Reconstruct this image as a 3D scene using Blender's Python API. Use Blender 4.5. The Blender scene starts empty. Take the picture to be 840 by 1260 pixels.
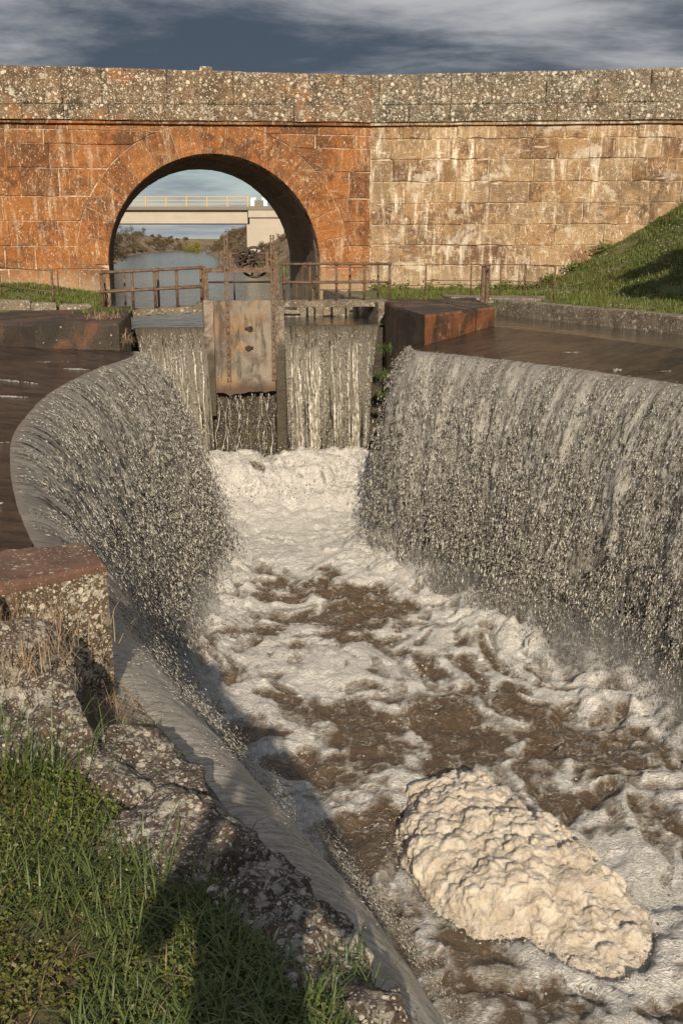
import bpy, math, random
import numpy as np
from math import radians as R, sin, cos, pi, sqrt
random.seed(7); rng = np.random.default_rng(11)
S = bpy.context.scene
COL = S.collection

# ------------------------------------------------------------------ camera, sky, sun
CAM_H = 2.0
cd = bpy.data.cameras.new('camera'); cam = bpy.data.objects.new('camera', cd); COL.objects.link(cam)
cam.location = (0, 0, CAM_H); cam.rotation_euler = (R(90 - 14.6), 0, 0)
cd.sensor_fit = 'VERTICAL'; cd.sensor_height = 36; cd.sensor_width = 24; cd.lens = 36
cd.clip_start = .05; cd.clip_end = 5000
S.camera = cam
S.view_settings.view_transform = 'Standard'; S.view_settings.look = 'None'
S.view_settings.exposure = 0.32; S.view_settings.gamma = 1; S.view_settings.use_curve_mapping = False
SUN_EL, SUN_YAW = 26.0, -4.0            # light travels along +Y turned a touch to the left, downwards
sd = bpy.data.lights.new('sun', 'SUN'); sun = bpy.data.objects.new('sun', sd); COL.objects.link(sun)
sd.energy = 5.0; sd.angle = R(.53); sd.color = (1, .85, .64)
sun.rotation_euler = (R(90 - SUN_EL), 0, R(-SUN_YAW))
sun.location = (-5, -40, 30)


class NT:
    """short hand for node trees"""
    def __init__(s, tree): s.t = tree; s.t.nodes.clear()
    def n(s, typ, ins=None, **pr):
        nd = s.t.nodes.new(typ)
        for k, v in pr.items(): setattr(nd, k, v)
        for k, v in (ins or {}).items():
            sk = nd.inputs[k]
            if isinstance(v, bpy.types.NodeSocket): s.t.links.new(v, sk)
            else: sk.default_value = v
        return nd
    def math(s, op, a, b=0.0, c=0.0, clamp=False):
        return s.n('ShaderNodeMath', {0: a, 1: b, 2: c}, operation=op, use_clamp=clamp).outputs[0]
    def mix(s, f, a, b, mode='MIX'):
        nd = s.n('ShaderNodeMix', data_type='RGBA', blend_type=mode)
        for k, v in ((0, f), (6, a), (7, b)):
            sk = nd.inputs[k]
            if isinstance(v, bpy.types.NodeSocket): s.t.links.new(v, sk)
            else: sk.default_value = (*v, 1) if isinstance(v, tuple) and len(v) == 3 else v
        return nd.outputs[2]
    def ramp(s, f, lo, hi, a=0., b=1.):
        return s.n('ShaderNodeMapRange', {0: f, 1: lo, 2: hi, 3: a, 4: b}, interpolation_type='SMOOTHSTEP').outputs[0]
    def noise(s, vec, scale, detail=4., rough=.55, dist=0.):
        return s.n('ShaderNodeTexNoise', {'Vector': vec, 'Scale': scale, 'Detail': detail, 'Roughness': rough, 'Distortion': dist}).outputs[0]
    def voro(s, vec, scale, out='Distance', feature='F1', rand=1.):
        return s.n('ShaderNodeTexVoronoi', {'Vector': vec, 'Scale': scale, 'Randomness': rand}, feature=feature).outputs[out]
    def scale(s, vec, k):
        return s.n('ShaderNodeVectorMath', {0: vec, 1: k}, operation='MULTIPLY').outputs[0]
    def addv(s, a, b):
        return s.n('ShaderNodeVectorMath', {0: a, 1: b}, operation='ADD').outputs[0]
    def bump(s, h, strength=.5, dist=.02):
        return s.n('ShaderNodeBump', {'Height': h, 'Strength': strength, 'Distance': dist}).outputs[0]


# world: physical sky, with a broken deck of dark rain cloud over it
W = bpy.data.worlds.new('World'); S.world = W; W.use_nodes = True
w = NT(W.node_tree)
sky = w.n('ShaderNodeTexSky', sky_type='NISHITA', sun_disc=False, sun_elevation=R(SUN_EL), sun_rotation=R(180 + SUN_YAW), air_density=1.0, dust_density=.6, ozone_density=1.5)
dirv = w.n('ShaderNodeTexCoord').outputs['Generated']
sx = w.n('ShaderNodeSeparateXYZ', {0: dirv})
elev = sx.outputs[2]
up = w.math('MAXIMUM', elev, 0.0)
den = w.math('ADD', up, .10)
cp = w.n('ShaderNodeCombineXYZ', {0: w.math('DIVIDE', sx.outputs[0], den), 1: w.math('DIVIDE', sx.outputs[1], den), 2: 3.3}).outputs[0]
n1 = w.noise(cp, .42, 6, .55, .1)
n2 = w.noise(w.addv(w.scale(cp, (.7, 1., 1.)), (7.3, 2.1, 0)), 1.6, 8, .64, .15)
bank = w.math('ADD', w.ramp(elev, .045, .135, -.06, .22), w.ramp(elev, .30, .62, 0., -.20))
cover = w.ramp(w.math('ADD', n1, bank),   .44, .60, .55, 1.)
cover = w.math('MAXIMUM', cover, w.ramp(elev, .07, .12, 0, w.ramp(elev, .24, .34, .93, 0)) if False else w.math('MULTIPLY', w.ramp(elev, .06, .12), w.ramp(elev, .22, .36, .95, 0.)))
thick = w.ramp(w.math('ADD', w.ramp(elev, .165, .245, .035, -.075), w.math('ADD', w.math('MULTIPLY', n1, .55), w.math('MULTIPLY', n2, .45))), .40, .62)
ccol = w.mix(thick, (.40, .395, .395), (.041, .051, .072))
ccol = w.mix(w.ramp(elev, .0, .12), (.165, .205, .28), ccol)
b1 = w.n('ShaderNodeBackground', {0: sky.outputs[0], 1: .085})
b2 = w.n('ShaderNodeBackground', {0: ccol, 1: 1.0})
wm = w.n('ShaderNodeMixShader', {0: w.math('MULTIPLY', cover, .94), 1: b1.outputs[0], 2: b2.outputs[0]})
w.n('ShaderNodeOutputWorld', {0: wm.outputs[0]})

# ------------------------------------------------------------------ numeric noise
def _h(ix, iy, iz, seed):
    n = (ix.astype(np.int64) * 374761393 + iy.astype(np.int64) * 668265263 + iz.astype(np.int64) * 2147483647 + seed * 974634777) & 0xFFFFFFFF
    n = ((n ^ (n >> 13)) * 1274126177) & 0xFFFFFFFF
    n = ((n ^ (n >> 16)) * 2246822519) & 0xFFFFFFFF
    return ((n ^ (n >> 15)) & 0xFFFFFF) / float(0xFFFFFF)
def vnoise(x, y, z=None, seed=0):
    x = np.asarray(x, float); y = np.asarray(y, float); z = np.zeros_like(x) if z is None else np.asarray(z, float)
    ix, iy, iz = np.floor(x), np.floor(y), np.floor(z)
    fx, fy, fz = x - ix, y - iy, z - iz
    q = lambda f: f * f * f * (f * (f * 6 - 15) + 10)
    fx, fy, fz = q(fx), q(fy), q(fz)
    g = lambda a, b, c: _h(ix + a, iy + b, iz + c, seed)
    l = lambda a, b, t: a + (b - a) * t
    return l(l(l(g(0,0,0), g(1,0,0), fx), l(g(0,1,0), g(1,1,0), fx), fy), l(l(g(0,0,1), g(1,0,1), fx), l(g(0,1,1), g(1,1,1), fx), fy), fz)
def fbm(x, y, z=None, o=4, seed=0, gain=.5):
    s = 0; a = 1; tot = 0; f = 1.
    for i in range(o):
        s = s + a * vnoise(np.asarray(x) * f, np.asarray(y) * f, None if z is None else np.asarray(z) * f, seed + i * 17)
        tot += a; a *= gain; f *= 2.03
    return s / tot
def ridged(x, y, z=None, o=4, seed=0):
    s = 0; a = 1; tot = 0; f = 1.
    for i in range(o):
        s = s + a * (1 - np.abs(2 * vnoise(x * f, y * f, None if z is None else z * f, seed + i * 13) - 1)); tot += a; a *= .55; f *= 2.07
    return s / tot
def billow(x, y, cell, seed, soft=.0):
    """round cauliflower bumps: height of the tallest of many overlapping spheres, 0..1"""
    gx, gy = x / cell, y / cell
    ix, iy = np.floor(gx), np.floor(gy)
    best = np.zeros_like(gx); acc = np.zeros_like(gx)
    for dx in (-1, 0, 1):
        for dy in (-1, 0, 1):
            cx, cy = ix + dx, iy + dy; z0 = np.zeros_like(cx)
            px = cx + .1 + .8 * _h(cx, cy, z0, seed); py = cy + .1 + .8 * _h(cx, cy, z0, seed + 1)
            rr = .34 + .42 * _h(cx, cy, z0, seed + 2)
            d2 = (gx - px) ** 2 + (gy - py) ** 2
            q = np.sqrt(np.maximum(0, rr * rr - d2)); best = np.maximum(best, q)
            if soft: acc += np.exp(q / soft) - 1
    return soft * np.log1p(acc) if soft else best

# ------------------------------------------------------------------ object helpers
LOC = {}
def tag(o, label=None, cat=None, group=None, kind=None):
    for k, v in (('label', label), ('category', cat), ('group', group), ('kind', kind)):
        if v: o[k] = v
    return o
def thing(name, label, cat, loc=(0, 0, 0), group=None, rotz=0):
    o = bpy.data.objects.new(name, None); COL.objects.link(o); o.location = loc; o.rotation_euler = (0, 0, rotz)
    o.empty_display_size = .2
    LOC[o] = np.array(loc, float)
    return tag(o, label, cat, group)
def mesh(name, v, f, smooth=False, uv=None, attrs=None):
    v = np.asarray(v, dtype=np.float32).reshape(-1, 3)
    m = bpy.data.meshes.new(name)
    if isinstance(f, np.ndarray):
        k = f.shape[1]; nf = len(f)
        m.vertices.add(len(v)); m.vertices.foreach_set('co', v.ravel())
        m.loops.add(nf * k); m.loops.foreach_set('vertex_index', f.astype(np.int32).ravel())
        m.polygons.add(nf); m.polygons.foreach_set('loop_start', np.arange(0, nf * k, k, dtype=np.int32))
        m.update(calc_edges=True)
    else:
        m.from_pydata(v.tolist(), [], f)
    if smooth: m.polygons.foreach_set('use_smooth', np.ones(len(m.polygons), bool))
    if uv is not None:
        l = m.uv_layers.new(name='UVMap'); idx = np.empty(len(m.loops), np.int32); m.loops.foreach_get('vertex_index', idx)
        l.data.foreach_set('uv', np.asarray(uv, np.float32)[idx].ravel())
    for k, a in (attrs or {}).items():
        at = m.attributes.new(k, 'FLOAT', 'POINT'); at.data.foreach_set('value', np.asarray(a, np.float32).ravel())
    m.update()
    return m
def obj(name, v, f, mat, parent=None, smooth=False, uv=None, attrs=None, **tg):
    v = np.asarray(v, dtype=float).reshape(-1, 3)
    base = np.zeros(3)
    if parent is not None: base = LOC[parent]
    org = np.zeros(3)
    if parent is not None or tg.get('cat'):          # put the origin at the foot of the piece
        org = np.array([v[:, 0].mean(), v[:, 1].mean(), v[:, 2].min()])
    m = mesh(name, v - org, f, smooth, uv, attrs)
    o = bpy.data.objects.new(name, m); COL.objects.link(o); o.location = org - base
    LOC[o] = org
    if mat: m.materials.append(mat)
    if parent is not None: o.parent = parent
    return tag(o, **tg)
def copy_tree(o, parent=None):
    c = o.copy(); COL.objects.link(c)
    if parent is not None: c.parent = parent
    for ch in o.children: copy_tree(ch, c)
    return c
class MB:
    """collects shapes into one mesh"""
    def __init__(s): s.v = []; s.f = []
    def add(s, v, f):
        k = len(s.v); s.v += [tuple(p) for p in v]; s.f += [tuple(i + k for i in q) for q in f]; return s
    def box(s, c, d, rz=0, jit=0):
        cx, cy, cz = c; dx, dy, dz = [q / 2 for q in d]; v = []
        for z in (-dz, dz):
            for x, y in ((-dx, -dy), (dx, -dy), (dx, dy), (-dx, dy)):
                v.append((cx + x * cos(rz) - y * sin(rz) + random.uniform(-jit, jit), cy + x * sin(rz) + y * cos(rz) + random.uniform(-jit, jit), cz + z + random.uniform(-jit, jit)))
        return s.add(v, [(3, 2, 1, 0), (4, 5, 6, 7), (0, 1, 5, 4), (1, 2, 6, 5), (2, 3, 7, 6), (3, 0, 4, 7)])
    def tube(s, pts, r, n=8, cap=True):
        pts = [np.array(p, float) for p in pts]; rs = r if isinstance(r, (list, tuple)) else [r] * len(pts)
        ring = []; v = []; f = []
        for i, p in enumerate(pts):
            d = pts[min(i + 1, len(pts) - 1)] - pts[max(i - 1, 0)]; d /= np.linalg.norm(d) + 1e-9
            a = np.cross(d, (0, 0, 1)) if abs(d[2]) < .95 else np.cross(d, (0, 1, 0)); a /= np.linalg.norm(a); b = np.cross(d, a)
            for k in range(n):
                t = 2 * pi * k / n; v.append(p + (a * cos(t) + b * sin(t)) * rs[i])
        for i in range(len(pts) - 1):
            for k in range(n):
                f.append((i * n + k, i * n + (k + 1) % n, (i + 1) * n + (k + 1) % n, (i + 1) * n + k))
        if cap: f.append(tuple(range(n))[::-1]); f.append(tuple((len(pts) - 1) * n + k for k in range(n)))
        return s.add(v, f)
    def ring(s, c, ax, ay, rad, r, n=28, k=6):
        """a torus round c in the plane of ax, ay"""
        c = np.array(c, float); ax = np.array(ax, float); ay = np.array(ay, float); az = np.cross(ax, ay); v = []; f = []
        for i in range(n):
            t = 2 * pi * i / n; d = ax * cos(t) + ay * sin(t)
            for j in range(k):
                q = 2 * pi * j / k; v.append(c + d * (rad + r * cos(q)) + az * r * sin(q))
        for i in range(n):
            for j in range(k):
                f.append((i * k + j, ((i + 1) % n) * k + j, ((i + 1) % n) * k + (j + 1) % k, i * k + (j + 1) % k))
        return s.add(v, f)
    def build(s, name, mat, parent=None, smooth=False, **tg): return obj(name, s.v, s.f, mat, parent, smooth, **tg)
def prism(poly, frame, depth, proud, bev=.02, seg=.35, jit=.006):
    """a dressed stone: polygon in (u,z), pushed `proud` out of the wall face, with worn, chamfered edges"""
    pts = []
    n = len(poly); cu = sum(p[0] for p in poly) / n; cz = sum(p[1] for p in poly) / n
    for i in range(n):
        a, b = poly[i], poly[(i + 1) % n]; L_ = math.hypot(b[0] - a[0], b[1] - a[1]); k = max(1, min(4, round(L_ / seg)))
        for j in range(k):
            t = j / k; pts.append((a[0] + (b[0] - a[0]) * t, a[1] + (b[1] - a[1]) * t))
    pts = [(p[0] + random.uniform(-jit, jit), p[1] + random.uniform(-jit, jit)) for p in pts]
    m = len(pts); v = []
    for (u, z) in pts: v.append(frame(u, -depth, z))
    for (u, z) in pts: v.append(frame(u, proud - bev, z))
    for (u, z) in pts:
        d = math.hypot(u - cu, z - cz) + 1e-6; b = bev * random.uniform(.6, 1.7)
        v.append(frame(u - (u - cu) / d * b, proud + random.uniform(-.004, .004), z - (z - cz) / d * b))
    v.append(frame(cu, proud + random.uniform(-.006, .008), cz))
    f = []
    for r_ in (0, 1):
        for i in range(m): f.append((r_ * m + i, r_ * m + (i + 1) % m, (r_ + 1) * m + (i + 1) % m, (r_ + 1) * m + i))
    for i in range(m): f.append((2 * m + i, 2 * m + (i + 1) % m, 3 * m))
    return v, f
def smooth_line(pts, step):
    """Catmull-Rom through pts, resampled every `step` metres"""
    p = np.array(pts, float); p = np.vstack([2 * p[0] - p[1], p, 2 * p[-1] - p[-2]]); out = []
    for i in range(1, len(p) - 2):
        for t in np.linspace(0, 1, 24, endpoint=False):
            a, b, c, d = p[i - 1], p[i], p[i + 1], p[i + 2]
            out.append(.5 * ((2 * b) + (-a + c) * t + (2 * a - 5 * b + 4 * c - d) * t * t + (-a + 3 * b - 3 * c + d) * t ** 3))
    out.append(p[-2]); out = np.array(out)
    s = np.r_[0, np.cumsum(np.linalg.norm(np.diff(out, axis=0), axis=1))]
    q = np.linspace(0, s[-1], max(2, int(s[-1] / step)))
    return np.stack([np.interp(q, s, out[:, k]) for k in range(out.shape[1])], 1), q
def grid_faces(nu, nv):
    i = np.arange(nu * nv).reshape(nu, nv)
    return np.stack([i[:-1, :-1].ravel(), i[1:, :-1].ravel(), i[1:, 1:].ravel(), i[:-1, 1:].ravel()], 1)
PSI = R(11); G0 = np.array([-2.3, 25.6]); RV = np.array([cos(PSI), sin(PSI)]); AV = np.array([-sin(PSI), cos(PSI)])
def LW(u, v, z=None):
    """lock frame (u across, v upstream, from the gate) to world"""
    p = G0 + u * RV + v * AV
    return (p[0], p[1]) if z is None else (p[0], p[1], z)
def inside(px, py, poly):
    px = np.asarray(px); py = np.asarray(py); r = np.zeros(px.shape, bool); n = len(poly)
    for i in range(n):
        (x0, y0), (x1, y1) = poly[i][:2], poly[(i + 1) % n][:2]
        c = ((y0 > py) != (y1 > py)) & (px < (x1 - x0) * (py - y0) / (y1 - y0 + 1e-12) + x0); r ^= c
    return r
def dist_line(px, py, line):
    best = np.full(px.shape, 1e9)
    for i in range(len(line) - 1):
        a, b = np.array(line[i][:2]), np.array(line[i + 1][:2]); d = b - a; L2 = d @ d + 1e-12
        t = np.clip(((px - a[0]) * d[0] + (py - a[1]) * d[1]) / L2, 0, 1)
        best = np.minimum(best, np.hypot(px - a[0] - t * d[0], py - a[1] - t * d[1]))
    return best

# ------------------------------------------------------------------ materials
def newmat(name, build):
    m = bpy.data.materials.new(name); m.use_nodes = True; t = NT(m.node_tree)
    P = t.n('ShaderNodeNewGeometry').outputs['Position']
    sh = build(t, P)
    t.n('ShaderNodeOutputMaterial', {0: sh})
    return m
def prin(t, col, rough=.8, normal=None, **k):
    ins = {'Base Color': (*col, 1) if isinstance(col, tuple) else col, 'Roughness': rough}
    if normal is not None: ins['Normal'] = normal
    ins.update(k); return t.n('ShaderNodeBsdfPrincipled', ins).outputs[0]
def oi(t): return t.n('ShaderNodeObjectInfo').outputs['Random']
def isl(t): return t.n('ShaderNodeNewGeometry').outputs['Random Per Island']

def wallstone(dark, mid, light, pale, palea, orange_base=True, streak=1.0):
    def b(t, P):
        r = oi(t)
        big = t.noise(P, .55, 5, .6, .4)
        med = t.noise(P, 3.2, 6, .65, .6)
        c = t.mix(t.ramp(t.math('ADD', t.math('MULTIPLY', big, .5), t.math('MULTIPLY', med, .5)), .43, .57), dark, mid)
        c = t.mix(t.math('MULTIPLY', t.ramp(r, .35, 1.), .42), c, light)
        c = t.mix(t.math('MULTIPLY', t.ramp(r, .02, .38, 1, 0), .5), c, dark)
        fine = t.noise(P, 22, 5, .7)
        c = t.mix(t.ramp(fine, .50, .66, 0, .7), c, tuple(x * .45 for x in dark))
        # lime run down the face
        sv = t.scale(P, (4.5, 4.5, .55))
        st = t.noise(sv, 1.3, 6, .62, .35)
        pw = t.noise(P, .42, 3, .5)
        sm = t.math('MULTIPLY', t.ramp(st, .50, .66), t.ramp(pw, .38, .60))
        sm = t.math('MULTIPLY', sm, t.ramp(t.noise(P, 14, 4, .7), .3, .62))
        c = t.mix(t.math('MULTIPLY', sm, palea * streak, clamp=True), c, pale)
        bl = t.math('MULTIPLY', t.ramp(t.noise(t.addv(P, (8., 3., 5.)), .8, 6, .7, .6), .54, .62), max(0., palea - .85) * 1.1)
        c = t.mix(bl, c, tuple(x * .85 for x in pale))
        # lichen specks, pale, in clusters
        vd = t.voro(t.addv(P, t.scale(t.n('ShaderNodeTexNoise', {'Vector': P, 'Scale': 9.}).outputs[1], (.10, .10, .10))), 11)
        cl = t.ramp(t.noise(P, 1.5, 3), .44, .66)
        sp = t.math('MULTIPLY', t.ramp(vd, .10, .26, 1, 0), cl)
        c = t.mix(t.math('MULTIPLY', sp, .6), c, tuple(x * 1.1 for x in pale))
        scr = t.math('MULTIPLY', t.ramp(t.noise(t.scale(P, (1., 1., .45)), 13, 6, .78, 1.2), .55, .62), t.ramp(t.noise(P, .9, 4, .6), .33, .56))
        c = t.mix(t.math('MULTIPLY', scr, .8), c, pale)
        # mortar smeared along some courses
        lines = t.ramp(t.noise(t.scale(P, (1.6, 1.6, 9)), 1.1, 5, .7, .8), .58, .70)
        c = t.mix(t.math('MULTIPLY', lines, .45 * palea), c, pale)
        # salts and mud at the foot
        z = t.n('ShaderNodeSeparateXYZ', {0: P}).outputs[2]
        foot = t.math('MULTIPLY', t.ramp(t.math('ADD', z, t.math('MULTIPLY', med, 1.6)), 1.3, 2.3, 1, 0), .6)
        c = t.mix(foot, c, (.34, .27, .19))
        h = t.math('ADD', t.math('MULTIPLY', fine, .5), t.math('MULTIPLY', med, .9))
        h = t.math('ADD', h, t.math('MULTIPLY', t.noise(P, 70, 3), .25))
        return prin(t, c, .92, t.bump(h, .75, .035))
    return b
M_ORANGE = newmat('rust_stone', wallstone((.095, .036, .012), (.265, .096, .022), (.29, .125, .040), (.54, .43, .31), .58))
M_TAN = newmat('tan_stone', wallstone((.115, .062, .031), (.285, .172, .082), (.38, .285, .175), (.66, .60, .50), 1.3, streak=.85))
M_BARREL = newmat('barrel_stone', wallstone((.12, .075, .045), (.22, .15, .10), (.26, .17, .11), (.40, .33, .27), .7))
def mortar(t, P):
    n = t.noise(P, 6, 6, .7); return prin(t, t.mix(t.ramp(n, .35, .65), (.22, .125, .065), (.54, .43, .32)), .95, t.bump(n, .6, .02))
M_MORTAR = newmat('lime_mortar', mortar)
def lichen(base, base2, pale, amount, scale=1., orange=.3, grime=.5):
    def b(t, P):
        warp = t.addv(P, t.scale(t.n('ShaderNodeTexNoise', {'Vector': P, 'Scale': 7. * scale, 'Detail': 3.}).outputs[1], (.09 / scale,) * 3))
        n = t.noise(P, 1.6 * scale, 6, .65)
        c = t.mix(t.ramp(n, .38, .64), base, base2)
        c = t.mix(t.math('MULTIPLY', oi(t), .35), c, base2)
        f = t.noise(P, 26 * scale, 5, .7)
        c = t.mix(t.ramp(f, .45, .66, 0, grime), c, (.020, .017, .013))
        og = t.math('MULTIPLY', t.ramp(t.noise(P, 1.1 * scale, 4, .6), .54, .68), orange)
        c = t.mix(og, c, (.27, .105, .032))
        am = t.noise(t.addv(P, (3., 9., 4.)), 1.0 * scale, 4, .6)
        hs = 0
        for sc, lo in ((5.5, .60 - .14 * amount), (13., .62 - .13 * amount)):
            pt = t.math('MULTIPLY', t.ramp(am, .40, .58, .25, 1.), t.ramp(t.noise(t.addv(warp, (sc, 1., 2.)), sc * scale, 7, .72, .7), lo, lo + .045))
            c = t.mix(t.math('MULTIPLY', pt, .85), c, t.mix(f, tuple(x * 1.05 for x in pale), tuple(x * .45 for x in pale))); hs = t.math('ADD', hs, pt)
        for sc, th, seed in ((4.6, .30, 0.), (10., .34, 5.), (22., .34, 9.)):
            w_ = t.addv(warp, (seed, seed * .7, seed * 1.3))
            vd = t.voro(w_, sc * scale); vc = t.n('ShaderNodeSeparateColor', {0: t.voro(w_, sc * scale, 'Color')})
            on = t.math('MULTIPLY', t.ramp(vd, th * .62, th, 1, 0), t.ramp(t.math('ADD', vc.outputs[0], t.math('MULTIPLY', am, 1.1)), 1.30 - amount, 1.42 - amount))
            tone = t.mix(vc.outputs[1], tuple(x * .72 for x in pale), pale)
            tone = t.mix(t.ramp(f, .45, .75, 0, .5), tone, tuple(x * .5 for x in pale))
            c = t.mix(on, c, tone); hs = t.math('ADD', hs, on)
        h = t.math('ADD', t.math('MULTIPLY', hs, .35), t.math('ADD', f, n))
        return prin(t, c, .95, t.bump(h, .8, .03 / scale))
    return b
M_PARAPET = newmat('lichened_parapet', lichen((.070, .045, .024), (.19, .122, .068), (.60, .54, .44), .47, 1.0, .75, .9))
M_PARAPET2 = newmat('lichened_parapet_grey', lichen((.065, .050, .033), (.18, .135, .088), (.60, .56, .47), .48, 1.0, .15, .9))
M_ROCK = newmat('lichened_rock', lichen((.050, .034, .025), (.105, .070, .050), (.48, .45, .39), .60, 3.3, .12, .95))
M_ROCKRED = newmat('red_sandstone', lichen((.095, .050, .034), (.155, .082, .056), (.40, .37, .31), .06, 5.0, .15, .35))
M_BLOCK = newmat('lichened_block', lichen((.060, .040, .022), (.12, .078, .045), (.60, .55, .45), .62, 4.0, .12, .7))
M_CURB = newmat('curb_stone', lichen((.11, .085, .060), (.21, .17, .125), (.42, .39, .33), .34, 1.3, .1, .8))

def pier(t, P):
    n = t.noise(P, 1.1, 6, .62, .6); st = t.noise(t.scale(P, (5, 5, .7)), 1.4, 6, .65, .3)
    c = t.mix(t.ramp(n, .40, .60), (.020, .014, .010), (.042, .030, .021))
    c = t.mix(t.ramp(t.noise(t.addv(P, (4, 1, 0)), .95, 5, .6, .5), .54, .66, 0, .7), c, (.145, .058, .028))
    c = t.mix(t.ramp(st, .60, .76, 0, .35), c, (.24, .20, .155))
    c = t.mix(t.ramp(t.noise(P, 3, 5, .7), .55, .68, 0, .85), c, (.022, .018, .014))
    c = t.mix(t.ramp(t.voro(P, 5.), .07, .13, .7, 0), c, (.40, .34, .27))
    h = t.math('ADD', n, t.noise(P, 24, 5, .7)); return prin(t, c, t.ramp(n, .3, .7, .75, .4), t.bump(h, .5, .03))
M_PIER = newmat('stained_pier_stone', pier)
def pier_red(t, P):
    n = t.noise(P, 1.3, 6, .65, .6); f = t.noise(P, 14, 5, .7); st = t.noise(t.scale(P, (6, 6, .7)), 1.3, 6, .65, .4)
    c = t.mix(t.ramp(n, .36, .6), (.055, .032, .020), (.19, .068, .026)); c = t.mix(t.ramp(st, .53, .68, 0, .8), c, (.035, .026, .019)); c = t.mix(t.ramp(f, .54, .68, 0, .6), c, (.28, .19, .13))
    c = t.mix(t.ramp(t.noise(t.addv(P, (7, 2, 1)), 5, 5, .7), .60, .70, 0, .7), c, (.40, .35, .29))
    return prin(t, c, .6, t.bump(t.math('ADD', n, f), .6, .03))
M_PIERR = newmat('rust_stained_pier', pier_red)
def gate_slab(t, P):
    n = t.noise(P, 1.4, 6, .65, .8); st = t.noise(t.scale(P, (4, 4, .9)), 1.3, 6, .65, .6)
    c = t.mix(t.ramp(n, .38, .62), (.105, .090, .076), (.205, .178, .142))
    c = t.mix(t.ramp(t.noise(t.addv(P, (2.3, 0, 0)), 1.25, 5, .6, .7), .47, .62, 0, .5), c, (.27, .145, .055))
    c = t.mix(t.ramp(st, .49, .63, 0, .85), c, (.062, .046, .034))
    c = t.mix(t.ramp(t.voro(P, 9.), .08, .15, .5, 0), c, (.45, .40, .33))
    z = t.n('ShaderNodeSeparateXYZ', {0: P}).outputs[2]
    wet = t.ramp(t.math('ADD', z, t.math('MULTIPLY', n, .5)), -1.25, -.9, 1, 0)
    c = t.mix(t.math('MULTIPLY', wet, .8), c, (.05, .03, .018))
    return prin(t, c, .8, t.bump(t.math('ADD', n, t.noise(P, 30, 5, .7)), .5, .02))
M_GATE = newmat('stained_gate_panel', gate_slab)
def guide(t, P):
    n = t.noise(P, 3, 6, .68, .6); f = t.noise(P, 20, 5, .72); z = t.n('ShaderNodeSeparateXYZ', {0: P}).outputs[2]
    c = t.mix(t.ramp(n, .38, .62), (.075, .055, .040), (.22, .175, .135)); c = t.mix(t.ramp(f, .55, .7, 0, .7), c, (.40, .36, .30))
    wet = t.ramp(t.math('ADD', z, t.math('MULTIPLY', n, 1.2)), -.3, .7, 1, 0)
    c = t.mix(t.math('MULTIPLY', wet, .92), c, t.mix(n, (.018, .013, .009), (.05, .042, .016)))
    return prin(t, c, .6, t.bump(t.math('ADD', n, f), .7, .03))
M_GUIDE = newmat('stained_guide_post', guide)
def rust(t, P):
    n = t.noise(P, 9, 6, .7); c = t.mix(t.ramp(n, .38, .64), (.070, .040, .025), (.155, .098, .064))
    c = t.mix(t.ramp(t.noise(P, 28, 4, .7), .55, .7), c, (.24, .19, .15)); return prin(t, c, .75, t.bump(n, .3, .006), Metallic=.15)
M_RUST = newmat('rusty_paint', rust)
def iron(t, P):
    n = t.noise(P, 12, 5, .7); return prin(t, t.mix(n, (.018, .015, .013), (.075, .05, .036)), .6, t.bump(n, .3, .006), Metallic=.3)
M_IRON = newmat('dark_iron', iron)
def wetwall(t, P):
    n = t.noise(P, 2.2, 6, .7, .5); g = t.noise(t.addv(P, (5, 5, 5)), 1.7, 5, .7)
    c = t.mix(n, (.014, .011, .008), (.060, .046, .030)); c = t.mix(t.ramp(g, .5, .68, 0, .7), c, (.050, .050, .014))
    return prin(t, c, .35, t.bump(t.math('ADD', n, t.noise(P, 15, 5, .7)), .8, .06))
M_WETWALL = newmat('wet_mossy_wall', wetwall)
def concrete(t, P):
    n = t.noise(P, .9, 6, .65); st = t.noise(t.scale(P, (.25, .25, 5)), 1., 4, .6)
    c = t.mix(n, (.30, .27, .23), (.43, .385, .33)); c = t.mix(t.ramp(st, .5, .7, 0, .4), c, (.30, .25, .20))
    return prin(t, c, .9)
M_CONC = newmat('pale_concrete', concrete)
def flat(col, rough=.8):
    def b(t, P):
        n = t.noise(P, 6, 5, .65); return prin(t, t.mix(n, tuple(x * .7 for x in col), tuple(min(1, x * 1.25) for x in col)), rough, t.bump(n, .25, .01))
    return b
M_CONCD = newmat('weathered_deck', flat((.17, .15, .12)))
M_YELLOW = newmat('yellow_paint', flat((.42, .29, .12), .5))
M_WHITE = newmat('white_paint', flat((.75, .75, .75), .6))
M_BARK = newmat('bark', flat((.085, .062, .045)))

def leafy(a, b_, c_, rough=.55, trans=.0):
    def b(t, P):
        r = isl(t); n = t.noise(P, 1.3, 3)
        c = t.mix(r, a, b_); c = t.mix(t.ramp(n, .42, .62, 0, .7), c, c_)
        d = prin(t, c, rough)
        if trans:
            tr = t.n('ShaderNodeBsdfTranslucent', {0: c}).outputs[0]; d = t.n('ShaderNodeMixShader', {0: trans, 1: d, 2: tr}).outputs[0]
        return d
    return b
M_GRASS = newmat('grass_blades', leafy((.075, .115, .022), (.12, .16, .036), (.13, .15, .045), .5, .25))
M_GRASSH = newmat('hill_grass', leafy((.085, .125, .022), (.135, .165, .036), (.15, .14, .048), .6, .25))
M_GRASSN = newmat('tuft_blades', leafy((.070, .110, .028), (.145, .180, .065), (.105, .14, .042), .45, .3))
M_CLOVER = newmat('clover_leaves', leafy((.075, .110, .018), (.135, .165, .028), (.12, .11, .030), .5, .25))
M_DRY = newmat('dry_grass', leafy((.26, .18, .115), (.40, .30, .20), (.20, .13, .085), .8, .2))
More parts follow.
